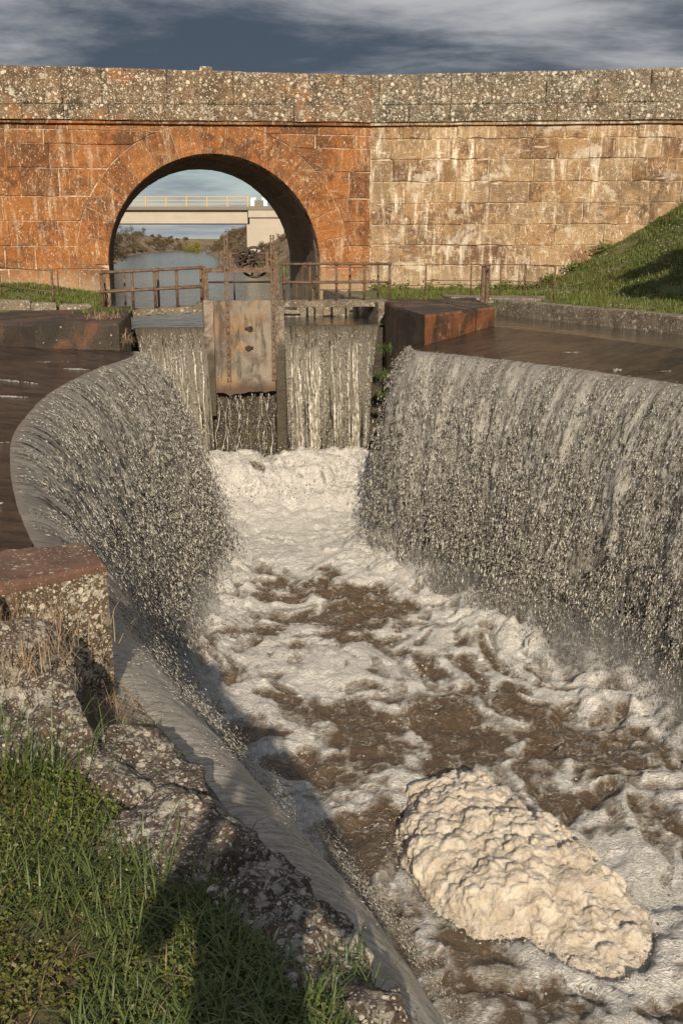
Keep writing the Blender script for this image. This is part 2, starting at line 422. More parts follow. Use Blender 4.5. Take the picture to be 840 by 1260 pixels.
M_SCRUB = newmat('brown_scrub', leafy((.070, .045, .026), (.125, .085, .050), (.085, .075, .034), .9, .1))
M_SCRUBD = newmat('dark_scrub', leafy((.042, .030, .020), (.085, .058, .036), (.055, .052, .024), .9, .1))
M_SCRUBY = newmat('yellow_green_leaves', leafy((.20, .19, .035), (.28, .25, .05), (.16, .17, .04), .8, .2))
M_EVERG = newmat('evergreen_leaves', leafy((.030, .050, .015), (.06, .085, .022), (.04, .06, .02), .6, .1))
M_REED = newmat('reed_leaves', leafy((.06, .095, .035), (.10, .14, .05), (.08, .11, .045), .7, .2))
M_DAISY = newmat('daisy_petals', flat((.75, .74, .70), .7))
def soil(t, P):
    n = t.noise(P, 3.5, 6, .7); m = t.noise(P, 19, 5, .7)
    c = t.mix(t.ramp(n, .4, .6), (.045, .032, .020), (.075, .070, .024)); c = t.mix(t.ramp(m, .5, .68, 0, .6), c, (.13, .085, .055))
    return prin(t, c, .95, t.bump(t.math('ADD', n, m), .9, .03))
M_SOIL = newmat('mossy_soil', soil)
def turf(t, P):
    n = t.noise(P, .8, 6, .7); m = t.noise(P, 12, 5, .7)
    c = t.mix(t.ramp(n, .4, .6), (.065, .090, .022), (.105, .112, .036)); c = t.mix(t.ramp(m, .52, .68, 0, .6), c, (.11, .085, .045))
    return prin(t, c, .95, t.bump(t.math('ADD', n, m), .9, .05))
M_TURF = newmat('turf', turf)
def bankland(t, P):
    n = t.noise(P, .12, 7, .7); m = t.noise(P, 1.7, 6, .75)
    c = t.mix(t.ramp(n, .4, .6), (.115, .080, .046), (.26, .185, .11)); c = t.mix(t.ramp(m, .48, .64, 0, .75), c, (.075, .062, .028))
    return prin(t, c, .95, t.bump(m, .8, .3))
M_BANK = newmat('dry_bank', bankland)

# water -----------------------------------------------------------------
def canal(t, P):
    v = t.scale(P, (1, .55, 1))
    h = t.math('ADD', t.noise(v, 2.2, 5, .6, .4), t.math('MULTIPLY', t.noise(v, .5, 3), .8))
    return prin(t, (.050, .042, .032), .10, t.bump(h, .55, .10), **{'Specular IOR Level': .5})
M_CANAL = newmat('canal_water', canal)
def ledge(t, P):
    uv = t.n('ShaderNodeUVMap').outputs[0]
    st = t.noise(t.scale(uv, (1.9, .5, 1)), 1.8, 6, .65, .5); n = t.noise(P, 1.2, 5, .6)
    aer = t.n('ShaderNodeAttribute', attribute_name='aer').outputs['Fac']
    c = t.mix(t.ramp(st, .36, .62), (.010, .007, .005), (.060, .041, .027)); c = t.mix(t.ramp(n, .48, .68, 0, .6), c, (.075, .052, .033))
    f2 = t.noise(t.scale(uv, (30, 9, 1)), 1, 6, .7, .5); dk = t.ramp(t.noise(t.scale(uv, (5.5, .9, 1)), 1.6, 6, .7, .5), .52, .66, 0, .7)
    c = t.mix(dk, c, (.012, .009, .007)); c = t.mix(t.math('MULTIPLY', aer, t.ramp(f2, .3, .6, .55, 1.)), c, t.mix(t.ramp(f2, .4, .62), (.22, .20, .175), (.44, .415, .375)))
    h = t.math('ADD', st, t.math('MULTIPLY', t.noise(t.scale(uv, (9, 2.2, 1)), 3, 5, .6), .6))
    h = t.math('ADD', h, t.math('MULTIPLY', f2, .35))
    return prin(t, c, .13, t.bump(h, 1., .09), **{'Specular IOR Level': .3})
M_LEDGE = newmat('thin_ledge_water', ledge)
def fall(top, gap0, gap1, sx, sy, bright, tz=.35):
    def b(t, P):
        uv = t.n('ShaderNodeUVMap').outputs[0]; sep = t.n('ShaderNodeSeparateXYZ', {0: uv}); dn = sep.outputs[1]
        k = t.ramp(dn, 0., 4.2)
        streak = t.noise(t.scale(uv, (sx, sy, 1)), 1., 6, .66, .35)
        clump = t.noise(t.scale(uv, (sx * .8, sy * 4.2, 1)), 1., 7, .72, .6)
        fine = t.noise(t.scale(uv, (sx * 4.2, sy * 12., 1)), 1., 5, .75, .8)
        fine2 = t.noise(t.scale(uv, (sx * 11, sy * 26., 1)), 1., 4, .75, .5); fine = t.math('ADD', t.math('MULTIPLY', fine, .55), t.math('MULTIPLY', fine2, .45))
        d = t.n('ShaderNodeMix', {0: t.ramp(dn, .1, 1.8), 2: streak, 3: t.math('ADD', t.math('MULTIPLY', clump, .6), t.math('MULTIPLY', streak, .4))}).outputs[0]
        d = t.math('ADD', t.math('MULTIPLY', d, .62), t.math('MULTIPLY', fine, .38))
        thr = t.n('ShaderNodeMix', {0: k, 2: gap0, 3: gap1}).outputs[0]
        e = t.math('SUBTRACT', d, thr)
        a = t.ramp(e, -.03, .04)
        col = t.mix(t.ramp(t.math('ADD', t.math('MULTIPLY', fine, .6), t.math('MULTIPLY', d, .4)), .40, .60), tuple(x * .38 for x in bright), bright)
        col = t.mix(t.ramp(dn, 0., tz, .6, 0), col, top)
        nr = t.n('ShaderNodeAttribute', attribute_name='nr').outputs['Fac']
        col = t.mix(t.math('MULTIPLY', nr, .9), col, t.mix(t.ramp(t.math('ADD', t.math('MULTIPLY', fine2, .45), t.math('MULTIPLY', t.noise(t.scale(uv, (34, 6.5, 1)), 1., 7, .72, .5), .55)), .38, .60), (.22, .20, .17), (.66, .63, .58)))
        a = t.math('MAXIMUM', a, nr); a = t.math('MULTIPLY', a, t.math('SUBTRACT', 1.0, t.n('ShaderNodeAttribute', attribute_name='cut').outputs['Fac']))
        d = t.math('MULTIPLY', d, t.math('SUBTRACT', 1.0, t.math('MULTIPLY', nr, .8)))
        h = t.math('ADD', d, t.math('MULTIPLY', fine, .8))
        sh = prin(t, col, .3, t.bump(h, .9, .035), **{'Specular IOR Level': .6})
        tl = t.n('ShaderNodeBsdfTranslucent', {0: col}).outputs[0]
        sh = t.n('ShaderNodeMixShader', {0: .22, 1: sh, 2: tl}).outputs[0]
        tr = t.n('ShaderNodeBsdfTransparent').outputs[0]
        return t.n('ShaderNodeMixShader', {0: a, 1: tr, 2: sh}).outputs[0]
    return b
M_FALL = newmat('falling_water', fall((.25, .235, .205), .30, .50, 9., .8, (.36, .34, .305)))
M_FALL2 = newmat('falling_water_front', fall((.26, .24, .21), .465, .53, 7.5, .9, (.50, .48, .44)))
M_WEIR = newmat('weir_curtain', fall((.075, .058, .034), .40, .52, 10., .28, (.28, .255, .205), 1.2))
def strand(t, P):
    r = isl(t); n = t.noise(t.scale(P, (1, 1, .4)), 18, 4, .7)
    c = t.mix(t.ramp(n, .35, .65), (.12, .10, .07), (.55, .52, .46)); c = t.mix(t.ramp(t.n('ShaderNodeSeparateXYZ', {0: P}).outputs[2], -.9, -.05), c, (.085, .066, .040)); return prin(t, c, .15, t.bump(n, .8, .03), **{'Specular IOR Level': .7})
M_STRAND = newmat('water_strand', strand)
def drop(t, P):
    r = isl(t); c = t.mix(t.ramp(r, 0., 1.), (.15, .135, .11), (.52, .50, .455)); return prin(t, c, .2, **{'Specular IOR Level': .6})
M_DROP = newmat('water_drops', drop)
def churn(t, P):
    at = t.n('ShaderNodeAttribute', attribute_name='foam').outputs['Fac']
    wv = t.addv(P, t.scale(t.n('ShaderNodeTexNoise', {'Vector': P, 'Scale': 2.6, 'Detail': 3.}).outputs[1], (.35, .35, .2)))
    n = t.noise(wv, 3.4, 7, .66, .5); f = t.noise(wv, 15, 6, .72, .6); g = t.noise(wv, 46, 4, .7)
    d = t.math('ADD', at, t.math('ADD', t.math('MULTIPLY', t.math('SUBTRACT', n, .5), .85), t.math('MULTIPLY', t.math('SUBTRACT', f, .5), .75)))
    e1 = t.ramp(t.voro(wv, 9, feature='DISTANCE_TO_EDGE'), .0, .11, 1, 0); e2 = t.ramp(t.voro(t.addv(wv, (3., 1., 2.)), 24, feature='DISTANCE_TO_EDGE'), .0, .16, 1, 0)
    lace = t.math('ADD', t.math('MULTIPLY', e1, .5), t.math('MULTIPLY', e2, .5))
    wl = t.addv(P, t.scale(t.n('ShaderNodeTexNoise', {'Vector': P, 'Scale': 1.6, 'Detail': 4.}).outputs[1], (.9, .9, .2)))
    def lines(vec, sc, wd, det=3.):
        q = t.math('ABSOLUTE', t.math('SUBTRACT', t.noise(vec, sc, det, .55, .4), .5)); return t.ramp(q, .0, wd, 1, 0)
    wl = t.scale(wl, (1., .6, 1.))
    rope = t.math('MULTIPLY', t.math('MAXIMUM', t.math('MAXIMUM', lines(wl, 1.5, .020), lines(t.addv(wl, (5., 3., 1.)), 2.9, .024)), t.math('MULTIPLY', lines(t.addv(wl, (1., 8., 4.)), 6.5, .04), .3)), t.ramp(f, .36, .60))
    e1 = lines(t.addv(wv, (2., 7., 3.)), 6., .07, 4.)
    lace = t.math('ADD', t.math('MULTIPLY', e1, .55), t.math('MULTIPLY', e2, .45))
    film = t.math('MULTIPLY', t.ramp(d, .05, .50), t.math('ADD', .38, t.math('MULTIPLY', lace, .7)), clamp=True)
    film = t.math('MAXIMUM', film, t.math('MULTIPLY', rope, .85))
    m = t.ramp(t.math('ADD', d, t.math('MULTIPLY', t.math('SUBTRACT', g, .5), .5)), .42, .86)
    c = t.mix(film, (.078, .050, .027), (.42, .39, .35))
    c = t.mix(m, c, (.63, .615, .59))
    c = t.mix(t.math('MULTIPLY', t.ramp(f, .50, .70), m), c, (.82, .81, .79))
    c = t.mix(t.math('MULTIPLY', t.ramp(t.math('ADD', t.math('MULTIPLY', f, .5), t.math('MULTIPLY', g, .5)), .50, .36), .55), c, (.15, .115, .08))
    rip = t.math('ADD', t.noise(t.scale(P, (1., .6, 1.)), 6.5, 4, .55, .6), t.math('MULTIPLY', t.noise(P, 17, 3, .5), .35))
    rough_h = t.math('ADD', t.math('MULTIPLY', f, .9), t.math('MULTIPLY', g, .6))
    h = t.math('ADD', t.math('MULTIPLY', t.math('ADD', m, film), .4), t.math('ADD', t.math('MULTIPLY', rough_h, t.math('ADD', .12, t.math('MULTIPLY', m, .88))), t.math('MULTIPLY', rip, t.math('SUBTRACT', .75, t.math('MULTIPLY', m, .6)))))
    return prin(t, c, t.math('ADD', .09, t.math('MULTIPLY', m, .45)), t.bump(h, .9, .06), **{'Specular IOR Level': .5})
M_CHURN = newmat('churned_water', churn)
def foam(t, P):
    n = t.noise(P, 4.5, 5, .65); g = t.noise(P, 60, 4, .7); bub = t.voro(P, 95); pit = t.ramp(t.voro(P, 17), .05, .2, 1, 0)
    c = t.mix(t.ramp(n, .38, .64), (.42, .365, .30), (.56, .51, .445))
    c = t.mix(t.math('MULTIPLY', pit, t.ramp(g, .5, .65, 0, .5)), c, (.34, .24, .15))
    h = t.math('ADD', t.math('MULTIPLY', bub, .6), g)
    s = prin(t, c, .5, t.bump(h, .8, .014), **{'Specular IOR Level': .45, 'Subsurface Weight': .75, 'Subsurface Radius': (1., .8, .6), 'Subsurface Scale': .06})
    return s
M_FOAM = newmat('tan_foam', foam)

exec_order = []
# ================================================================== THE SETTING
ZC = -4.2                                   # water level in the chamber
# lips the water spills over, from the gate piers towards the camera
LIP_L = [(-4.02, 20.0), (-3.86, 18.9), (-4.05, 17.04), (-4.09, 15.29), (-4.01, 13.78), (-3.8, 12.28), (-3.51, 10.78), (-3.08, 9.33), (-2.6, 7.94), (-2.15, 6.83), (-1.66, 5.72), (-1.10, 4.57), (-.50, 3.50), (-.12, 2.62), (.12, 1.5), (.12, .0), (-.4, -2.)]
LIP_R = [(1.42, 21.2), (1.47, 20.15), (2.14, 19.38), (3.15, 18.14), (3.8, 17.16), (4.56, 15.97), (5.05, 15.02), (5.75, 13.4), (6.2, 11.6), (6.3, 9.8), (6.2, 8.), (6.2, 6.), (6.4, 4.), (6.8, 1.5), (7.3, -2.)]

def lip_frame(lip, side, step):
    p, s = smooth_line(lip, step); d = np.gradient(p, axis=0); d /= np.linalg.norm(d, axis=1)[:, None]
    n = np.stack([-d[:, 1], d[:, 0]], 1)                  # towards the chamber for the left lip (it runs towards the camera)
    if side == 'R': n = -n
    for _ in range(12): n[1:-1] = (n[:-2] + n[1:-1] * 2 + n[2:]) / 4
    n /= np.linalg.norm(n, axis=1)[:, None]
    return p, n, s

def make_fall(lip, side, v0, name, N, step=.05):
    p, n, s = lip_frame(lip, side, step)
    T = sqrt((0 - ZC + .25) / 4.9); nt = 78; vs_ = v0 * (1 if side == 'L' else .42 + .58 * np.clip(s / 5., 0, 1)) + 0 * s
    tt = np.linspace(0, 1, nt) ** .9 * T
    nearf = np.clip(np.hypot(p[:, 0], p[:, 1]) / 9, .22, 1)[:, None]
    def surf(off, amp, seed):
        s2, t2 = np.meshgrid(s, tt, indexing='ij')
        ln = np.hypot(v0 * t2, 4.9 * t2 ** 2)
        q = (fbm(s2 * 2.2, ln * .45, o=3, seed=seed) - .5) * .9 + (fbm(s2 * 7, ln * 1.6, o=4, seed=seed + 5) - .5) * .7 + (fbm(s2 * 14, ln * 6, o=3, seed=seed + 9) - .5) * .5
        grow = np.clip(t2 / T, 0, 1) ** .8
        out = vs_[:, None] * t2 * (1 + .14 * (fbm(s2 * 1.1, ln * 0, o=3, seed=seed + 2) - .5)) + (off + amp * q) * nearf * (grow * .95 + .03)
        z = .012 - 4.9 * t2 ** 2 + .02 * q * (1 - grow)
        V = np.stack([p[:, 0][:, None] + n[:, 0][:, None] * out, p[:, 1][:, None] + n[:, 1][:, None] * out, z], 2)
        return V.reshape(-1, 3), np.stack([s2, ln], 2).reshape(-1, 2)
    v, uv = surf(0, .22, 3 if side == 'L' else 40)
    obj(name, v, grid_faces(len(s), nt), M_FALL, smooth=True, uv=uv, attrs={'nr': np.repeat(np.clip((6.6 - p[:, 1]) / 1.8, 0, 1) if side == 'L' else p[:, 1] * 0, nt)}, kind='structure')
    v, uv = surf(.16, .34, 80 if side == 'L' else 120)
    obj(name, v, grid_faces(len(s), nt), M_FALL2, smooth=True, uv=uv + np.array([3.7, 0]), attrs={'cut': np.repeat(np.clip((7.4 - p[:, 1]) / 1.8, 0, 1) if side == 'L' else p[:, 1] * 0, nt)}, kind='structure')
    # drops and torn clots of water riding on the sheet, half of them strung in wandering chains
    def gen(N, s0, s1, tmax, kmin, strung=.72):
        M = N * 2
        ns = int((s1 - s0) / .075); sk = rng.uniform(s0, s1, ns)
        si = rng.uniform(s0, s1, M); ch = rng.random(M) < strung; idx = rng.integers(0, ns, M)
        t = tmax * np.sqrt(rng.uniform(.001, 1, M) ** 1.15)
        ln = np.hypot(v0 * t, 4.9 * t ** 2)
        si = np.where(ch, sk[idx] + rng.normal(0, .010, M) * (1 + ln * .5) + .10 * (vnoise(sk[idx] * 9.1, ln * .8, None, 7) - .5) * np.minimum(ln, 2), si)
        si = np.clip(si, s[0], s[-1])
        dens = .5 * fbm(si * 5.0, ln * .9, o=4, seed=5) + .5 * fbm(si * 8, ln * 3.2, o=3, seed=6)
        keep = np.argsort(-(dens + rng.uniform(0, .16, M)))[:N]
        si, t, ln = si[keep], t[keep], ln[keep]
        px = np.interp(si, s, p[:, 0]); py = np.interp(si, s, p[:, 1]); nx = np.interp(si, s, n[:, 0]); ny = np.interp(si, s, n[:, 1])
        g = t / T
        out = np.interp(si, s, vs_) * t + g * .10 + np.abs(rng.normal(0, 1, N)) * (.02 + .20 * g) * np.clip(np.hypot(px, py) / 9, .3, 1)
        c = np.stack([px + nx * out, py + ny * out, .025 - 4.9 * t ** 2 + rng.normal(0, .015, N)], 1)
        vel = np.stack([nx * v0, ny * v0, -9.8 * t], 1); vel /= np.linalg.norm(vel, axis=1)[:, None]
        size = (.0032 + .0078 * rng.random(N) ** 2.6) * (.6 + .9 * g)
        dist = np.hypot(c[:, 0], c[:, 1]); size *= np.clip(dist / 13, kmin, 1.25)
        return c, vel, size, size * (1.3 + 6.5 * rng.random(N) ** 1.7) * (1.3 - .65 * g)
    sets = [gen(N, 0, s[-1], T, .28)]
    if side == 'L': sets.append(gen(36000, s[np.argmin(abs(p[:, 1] - 5.9))], s[np.argmin(abs(p[:, 1] - .8))], T * .75, .2, .2))
    return sets

def drops_mesh(name, sets, mat):
    c = np.concatenate([q[0] for q in sets]); d = np.concatenate([q[1] for q in sets]); r = np.concatenate([q[2] for q in sets]); l = np.concatenate([q[3] for q in sets])
    N = len(c); a = np.cross(d, rng.normal(0, 1, (N, 3))); a /= np.linalg.norm(a, axis=1)[:, None] + 1e-9; b = np.cross(d, a)
    th = np.array([0, 2 * pi / 3, 4 * pi / 3])
    V = np.empty((N, 5, 3)); V[:, 0] = c - d * l[:, None]; V[:, 4] = c + d * l[:, None] * .7
    for k in range(3):
        rr = (r * rng.uniform(.6, 1.3, N))[:, None]; V[:, 1 + k] = c + (a * cos(th[k]) + b * sin(th[k])) * rr
    F = np.array([(0, 2, 1), (0, 3, 2), (0, 1, 3), (4, 1, 2), (4, 2, 3), (4, 3, 1)])
    F = (F[None] + (np.arange(N) * 5)[:, None, None]).reshape(-1, 3)
    return obj(name, V.reshape(-1, 3), F, mat, smooth=True, kind='stuff', label='white drops and clots of water torn from the falls')

DROPS = make_fall(LIP_L, 'L', 1.6, 'waterfall', 90000) + make_fall(LIP_R, 'R', 1.45, 'waterfall', 112000)

# masonry behind the falls
def make_wall(lip, side, name, label):
    p, n, s = lip_frame(lip, side, .12); zs = np.linspace(-.05, -6, 60)
    s2, z2 = np.meshgrid(s, zs, indexing='ij')
    course = np.abs(((z2 / .55) % 1) - .5); joint = np.where(course > .46, -.03, 0)
    out = -.10 + joint + .07 * (fbm(s2 * 2, z2 * 2, o=4, seed=31) - .5)
    V = np.stack([p[:, 0][:, None] + n[:, 0][:, None] * out, p[:, 1][:, None] + n[:, 1][:, None] * out, z2], 2)
    obj(name, V.reshape(-1, 3), grid_faces(len(s), len(zs)), M_WETWALL, label=label, cat='wall')
make_wall(LIP_L, 'L', 'lock_wall', 'dark wet curved lock wall behind the waterfall on the left')
make_wall(LIP_R, 'R', 'lock_wall', 'dark wet curved lock wall behind the waterfall on the right')

# thin water running over the ledges to the lips
def ledge_sheet(lip, back, side, step=.12, nv=46, name='ledge_water'):
    p, n, s = lip_frame(lip, side, step)
    b, _ = smooth_line(back, .1)
    bi = np.stack([np.interp(np.linspace(0, 1, len(s)), np.linspace(0, 1, len(b)), b[:, k]) for k in range(3)], 1)
    k = np.linspace(0, 1, nv)
    s2, k2 = np.meshgrid(s, k, indexing='ij')
    X = p[:, 0][:, None] * (1 - k2) + bi[:, 0][:, None] * k2; Y = p[:, 1][:, None] * (1 - k2) + bi[:, 1][:, None] * k2
    Wd = np.hypot(p[:, 0] - bi[:, 0], p[:, 1] - bi[:, 1])[:, None] * k2
    Z = .012 + bi[:, 2][:, None] * k2 + .018 * (fbm(s2 * 3, Wd * .9, o=3, seed=12) - .5) * np.clip(k2 * 8, 0, 1) * np.clip((1 - k2) * 8, 0, 1)
    obj(name, np.stack([X, Y, Z], 2).reshape(-1, 3), grid_faces(len(s), nv), M_LEDGE, smooth=True, uv=np.stack([s2, Wd], 2).reshape(-1, 2), attrs={'aer': np.where(side == 'L', np.clip((5.6 - Y) / 1.2, 0, 1), 0).ravel() * np.ones(X.size)}, kind='structure')
ledge_sheet(LIP_R, [(3.2, 24.3, .2), (3.53, 23.46, .2), (4.73, 21.5, .2), (6.09, 18.42, .2), (7.6, 15.4, .2), (8.8, 12.5, .2), (9.3, 9.5, .2), (9.2, 6.5, .2), (9.3, 3.5, .2), (9.6, 0, .2), (10., -2, .2)], 'R')
ledge_sheet(LIP_L, [(-5.0, 20.6, .02), (-7.4, 22.3, .03), (-9.5, 20.5, .03), (-9.8, 17.5, .03), (-9.2, 14.5, .03), (-8.4, 11.5, .03), (-7.2, 9., .03), (-5.6, 7.2, .03), (-3.6, 5.9, .02), (-2.3, 5.0, .0), (-1.5, 4.5, .0), (-1.3, 4.2, .0), (-.95, 3.3, .0), (-.6, 2.5, .0), (-.3, 1.5, .0), (-.25, .0, .0), (-.8, -2., .0)], 'L')
# still pool between apron and curb on the right
pool = [(3.2, 24.3), (3.53, 23.46), (4.73, 21.5), (6.09, 18.42), (7.6, 15.4), (8.8, 12.5), (9.3, 9.5), (11.5, 9.), (10.8, 14.), (9.0, 17.6), (7.35, 21.4), (5.6, 25.0), (4.4, 27.9), (3.3, 28.6)]
obj('pool_water', [(x, y, .196) for x, y in pool], [tuple(range(len(pool)))], M_CANAL, kind='structure')
def swirl():
    V, F, k = [], [], 0
    for side, poss in (('L', [(.9, .9, .16), (2.2, 1.3, .22), (3.1, .35, .12), (4.6, .9, .25), (6.2, .5, .14), (7.8, 1.2, .2), (9.6, .35, .16), (11.2, .6, .22), (12.3, .3, .12)]), ('R', [(3.9, 1.5, .2), (5.6, .45, .22), (6.4, .9, .25), (7.3, .4, .18)])):
        p, n, q_ = lip_frame(LIP_L if side == 'L' else LIP_R, side, .1)
        for (q, w_, ln) in poss:
            i = min(len(q_) - 2, int(q / q_[-1] * len(q_))); nn = n[i]; tdir = np.array([-nn[1], nn[0]]); fl = nn * .8 + tdir * random.uniform(-.6, .6)
            for j in range(130):
                g = random.gauss(0, 1); c = p[i] - nn * w_ + fl * g * ln + np.array([random.gauss(0, .03), random.gauss(0, .03)]) * (1.3 - .4 * abs(g))
                zz = (.2 * np.clip(w_ / 3.4, 0, 1) if side == 'R' else .0) + .014; sz = random.uniform(.005, .02)
                V += [(c[0] + sz * cos(t) * random.uniform(.5, 1.6), c[1] + sz * sin(t) * random.uniform(.5, 1.6), zz) for t in np.linspace(0, 2 * pi, 7)[:-1]] + [(c[0], c[1], zz + sz * .5)]
                F += [(k + t, k + (t + 1) % 6, k + 6) for t in range(6)]; k += 7
    obj('ledge_foam', V, F, M_DROP, smooth=True, kind='stuff', label='small white foam streaks on the thin ledge water')
swirl()

# chamber water with its foam
def foot_line(lip, side, v0):
    p, n, s = lip_frame(lip, side, .3); T = sqrt(-ZC / 4.9); return p + n * (v0 * T * (1 if side == 'L' else .42 + .58 * np.clip(s / 5., 0, 1)) + 0 * s)[:, None]
FL, FR = foot_line(LIP_L, 'L', 1.6), foot_line(LIP_R, 'R', 1.45)
MOUND = [(0.62, 10.08), (0.95, 10.81), (1.45, 11.05), (1.84, 10.6), (2.2, 10.05), (2.51, 9.5), (2.78, 8.9), (2.92, 8.15), (2.68, 7.65), (2.25, 7.55), (1.96, 7.85), (1.65, 8.1), (1.21, 8.2), (0.87, 8.7), (0.60, 9.3)]
def chamber():
    st = .045; xs = np.arange(-4.2, 7.2, st); ys = np.arange(1.5, 26.4, st * 1.15)
    X, Y = np.meshgrid(xs, ys, indexing='ij')
    v = (X - G0[0]) * AV[0] + (Y - G0[1]) * AV[1]; u = (X - G0[0]) * RV[0] + (Y - G0[1]) * RV[1]
    dL, dR = dist_line(X, Y, FL[::2]), dist_line(X, Y, FR[::2])
    df = np.minimum(dL, dR)
    wx = (fbm(X * .6, Y * .6, o=3, seed=1) - .5) * 2.2; wy = (fbm(X * .6, Y * .6, o=3, seed=2) - .5) * 2.2
    rope = ridged((X + wx) * .75 , (Y + wy) * .55, o=4, seed=8)
    big = fbm((X + wx) * .55, (Y + wy) * .35, o=4, seed=21)
    heap = np.exp(-((v + 1.0) / 1.5) ** 2) * 1.12 * np.clip(1.2 - (np.abs(u - .3) / 4.2) ** 4, 0, 1)
    edge = np.exp(-(df / .85) ** 2)
    md = dist_line(X, Y, MOUND + MOUND[:1]); ins = inside(X, Y, MOUND)
    f = (rope - .60) * 2.3 + (big - .5) * 1.7 + .30
    r2 = ridged((X + wx * .7) * 1.9, (Y + wy * .7) * 1.25, o=5, seed=33); r3 = ridged(X * 4.4 + wx * 2, Y * 3.1 + wy * 2, o=4, seed=35)
    f += (r2 - .62) * 2.3 + (r3 - .62) * 2.0 + .04 + .75 * np.exp(-(dist_line(X, Y, MOUND + MOUND[:1]) / .35) ** 2) * np.clip((X - .9) / 1., 0, 1) + .5 * np.clip((X - 1.8) / 1.5, 0, 1) * np.clip((10.5 - Y) / 2, 0, 1)
    f += .7 * np.clip(1 - df / 2.0, 0, 1) ** 1.5
    f += 1.6 * np.clip((v + 8.5) / 5, 0, 1)
    f += .30 * np.clip((6.9 - Y) / 1.0, 0, 1)
    # the flow leaves dark brown pools in the middle and beside the foam heap
    ft = 0
    for (cx, cy, rx, ry, k) in ((.55, 13.2, .9, 1.4, .75), (-.2, 16.4, .8, 1.6, .5), (.75, 7.7, .6, .7, .8), (.2, 9.6, .4, 1.0, .6), (2.1, 11.6, .6, .5, .35), (3.3, 10.4, .7, .9, .3)):
        f -= .8 * k * np.exp(-(((X - cx) / rx) ** 2 + ((Y - cy) / ry) ** 2))
    m = np.clip(f, 0, 1)
    chop = (fbm(X * 1.1, Y * .9, o=3, seed=50) - .5) * .22 + (ridged(X * 2.2 + wx, Y * 1.9 + wy, o=4, seed=51) - .5) * .12
    bl = billow(X + wx * .12, Y + wy * .12, .30, 61) * .06 + billow(X, Y, .13, 62) * .032
    chop = chop + (r2 - .6) * .10 + (r3 - .6) * .05
    Z = ZC + chop * (1 + edge) + heap * (1 + .5 * (fbm(X * 1.6, Y * 1.6, o=4, seed=70) - .5)) + edge * .22 + m * bl * (.55 + 1.6 * np.clip(heap + edge, 0, 1))
    Z -= .15 * ins
    obj('chamber_water', np.stack([X, Y, Z], 2).reshape(-1, 3), grid_faces(len(xs), len(ys)), M_CHURN, smooth=True, attrs={'foam': f.ravel()}, kind='structure')
    xs2, ys2 = np.linspace(-6, 9, 16), np.linspace(-16, 1.6, 16); X, Y = np.meshgrid(xs2, ys2, indexing='ij')
    obj('chamber_water', np.stack([X, Y, np.full_like(X, ZC - .02)], 2).reshape(-1, 3), grid_faces(16, 16), M_CHURN, attrs={'foam': np.full(256, .45)}, kind='structure')
chamber()
def ico(n):
    import bmesh
    bm = bmesh.new(); bmesh.ops.create_icosphere(bm, subdivisions=n, radius=1); v = np.array([q.co[:] for q in bm.verts]); f = np.array([[q.index for q in p.verts] for p in bm.faces]); bm.free(); return v, f
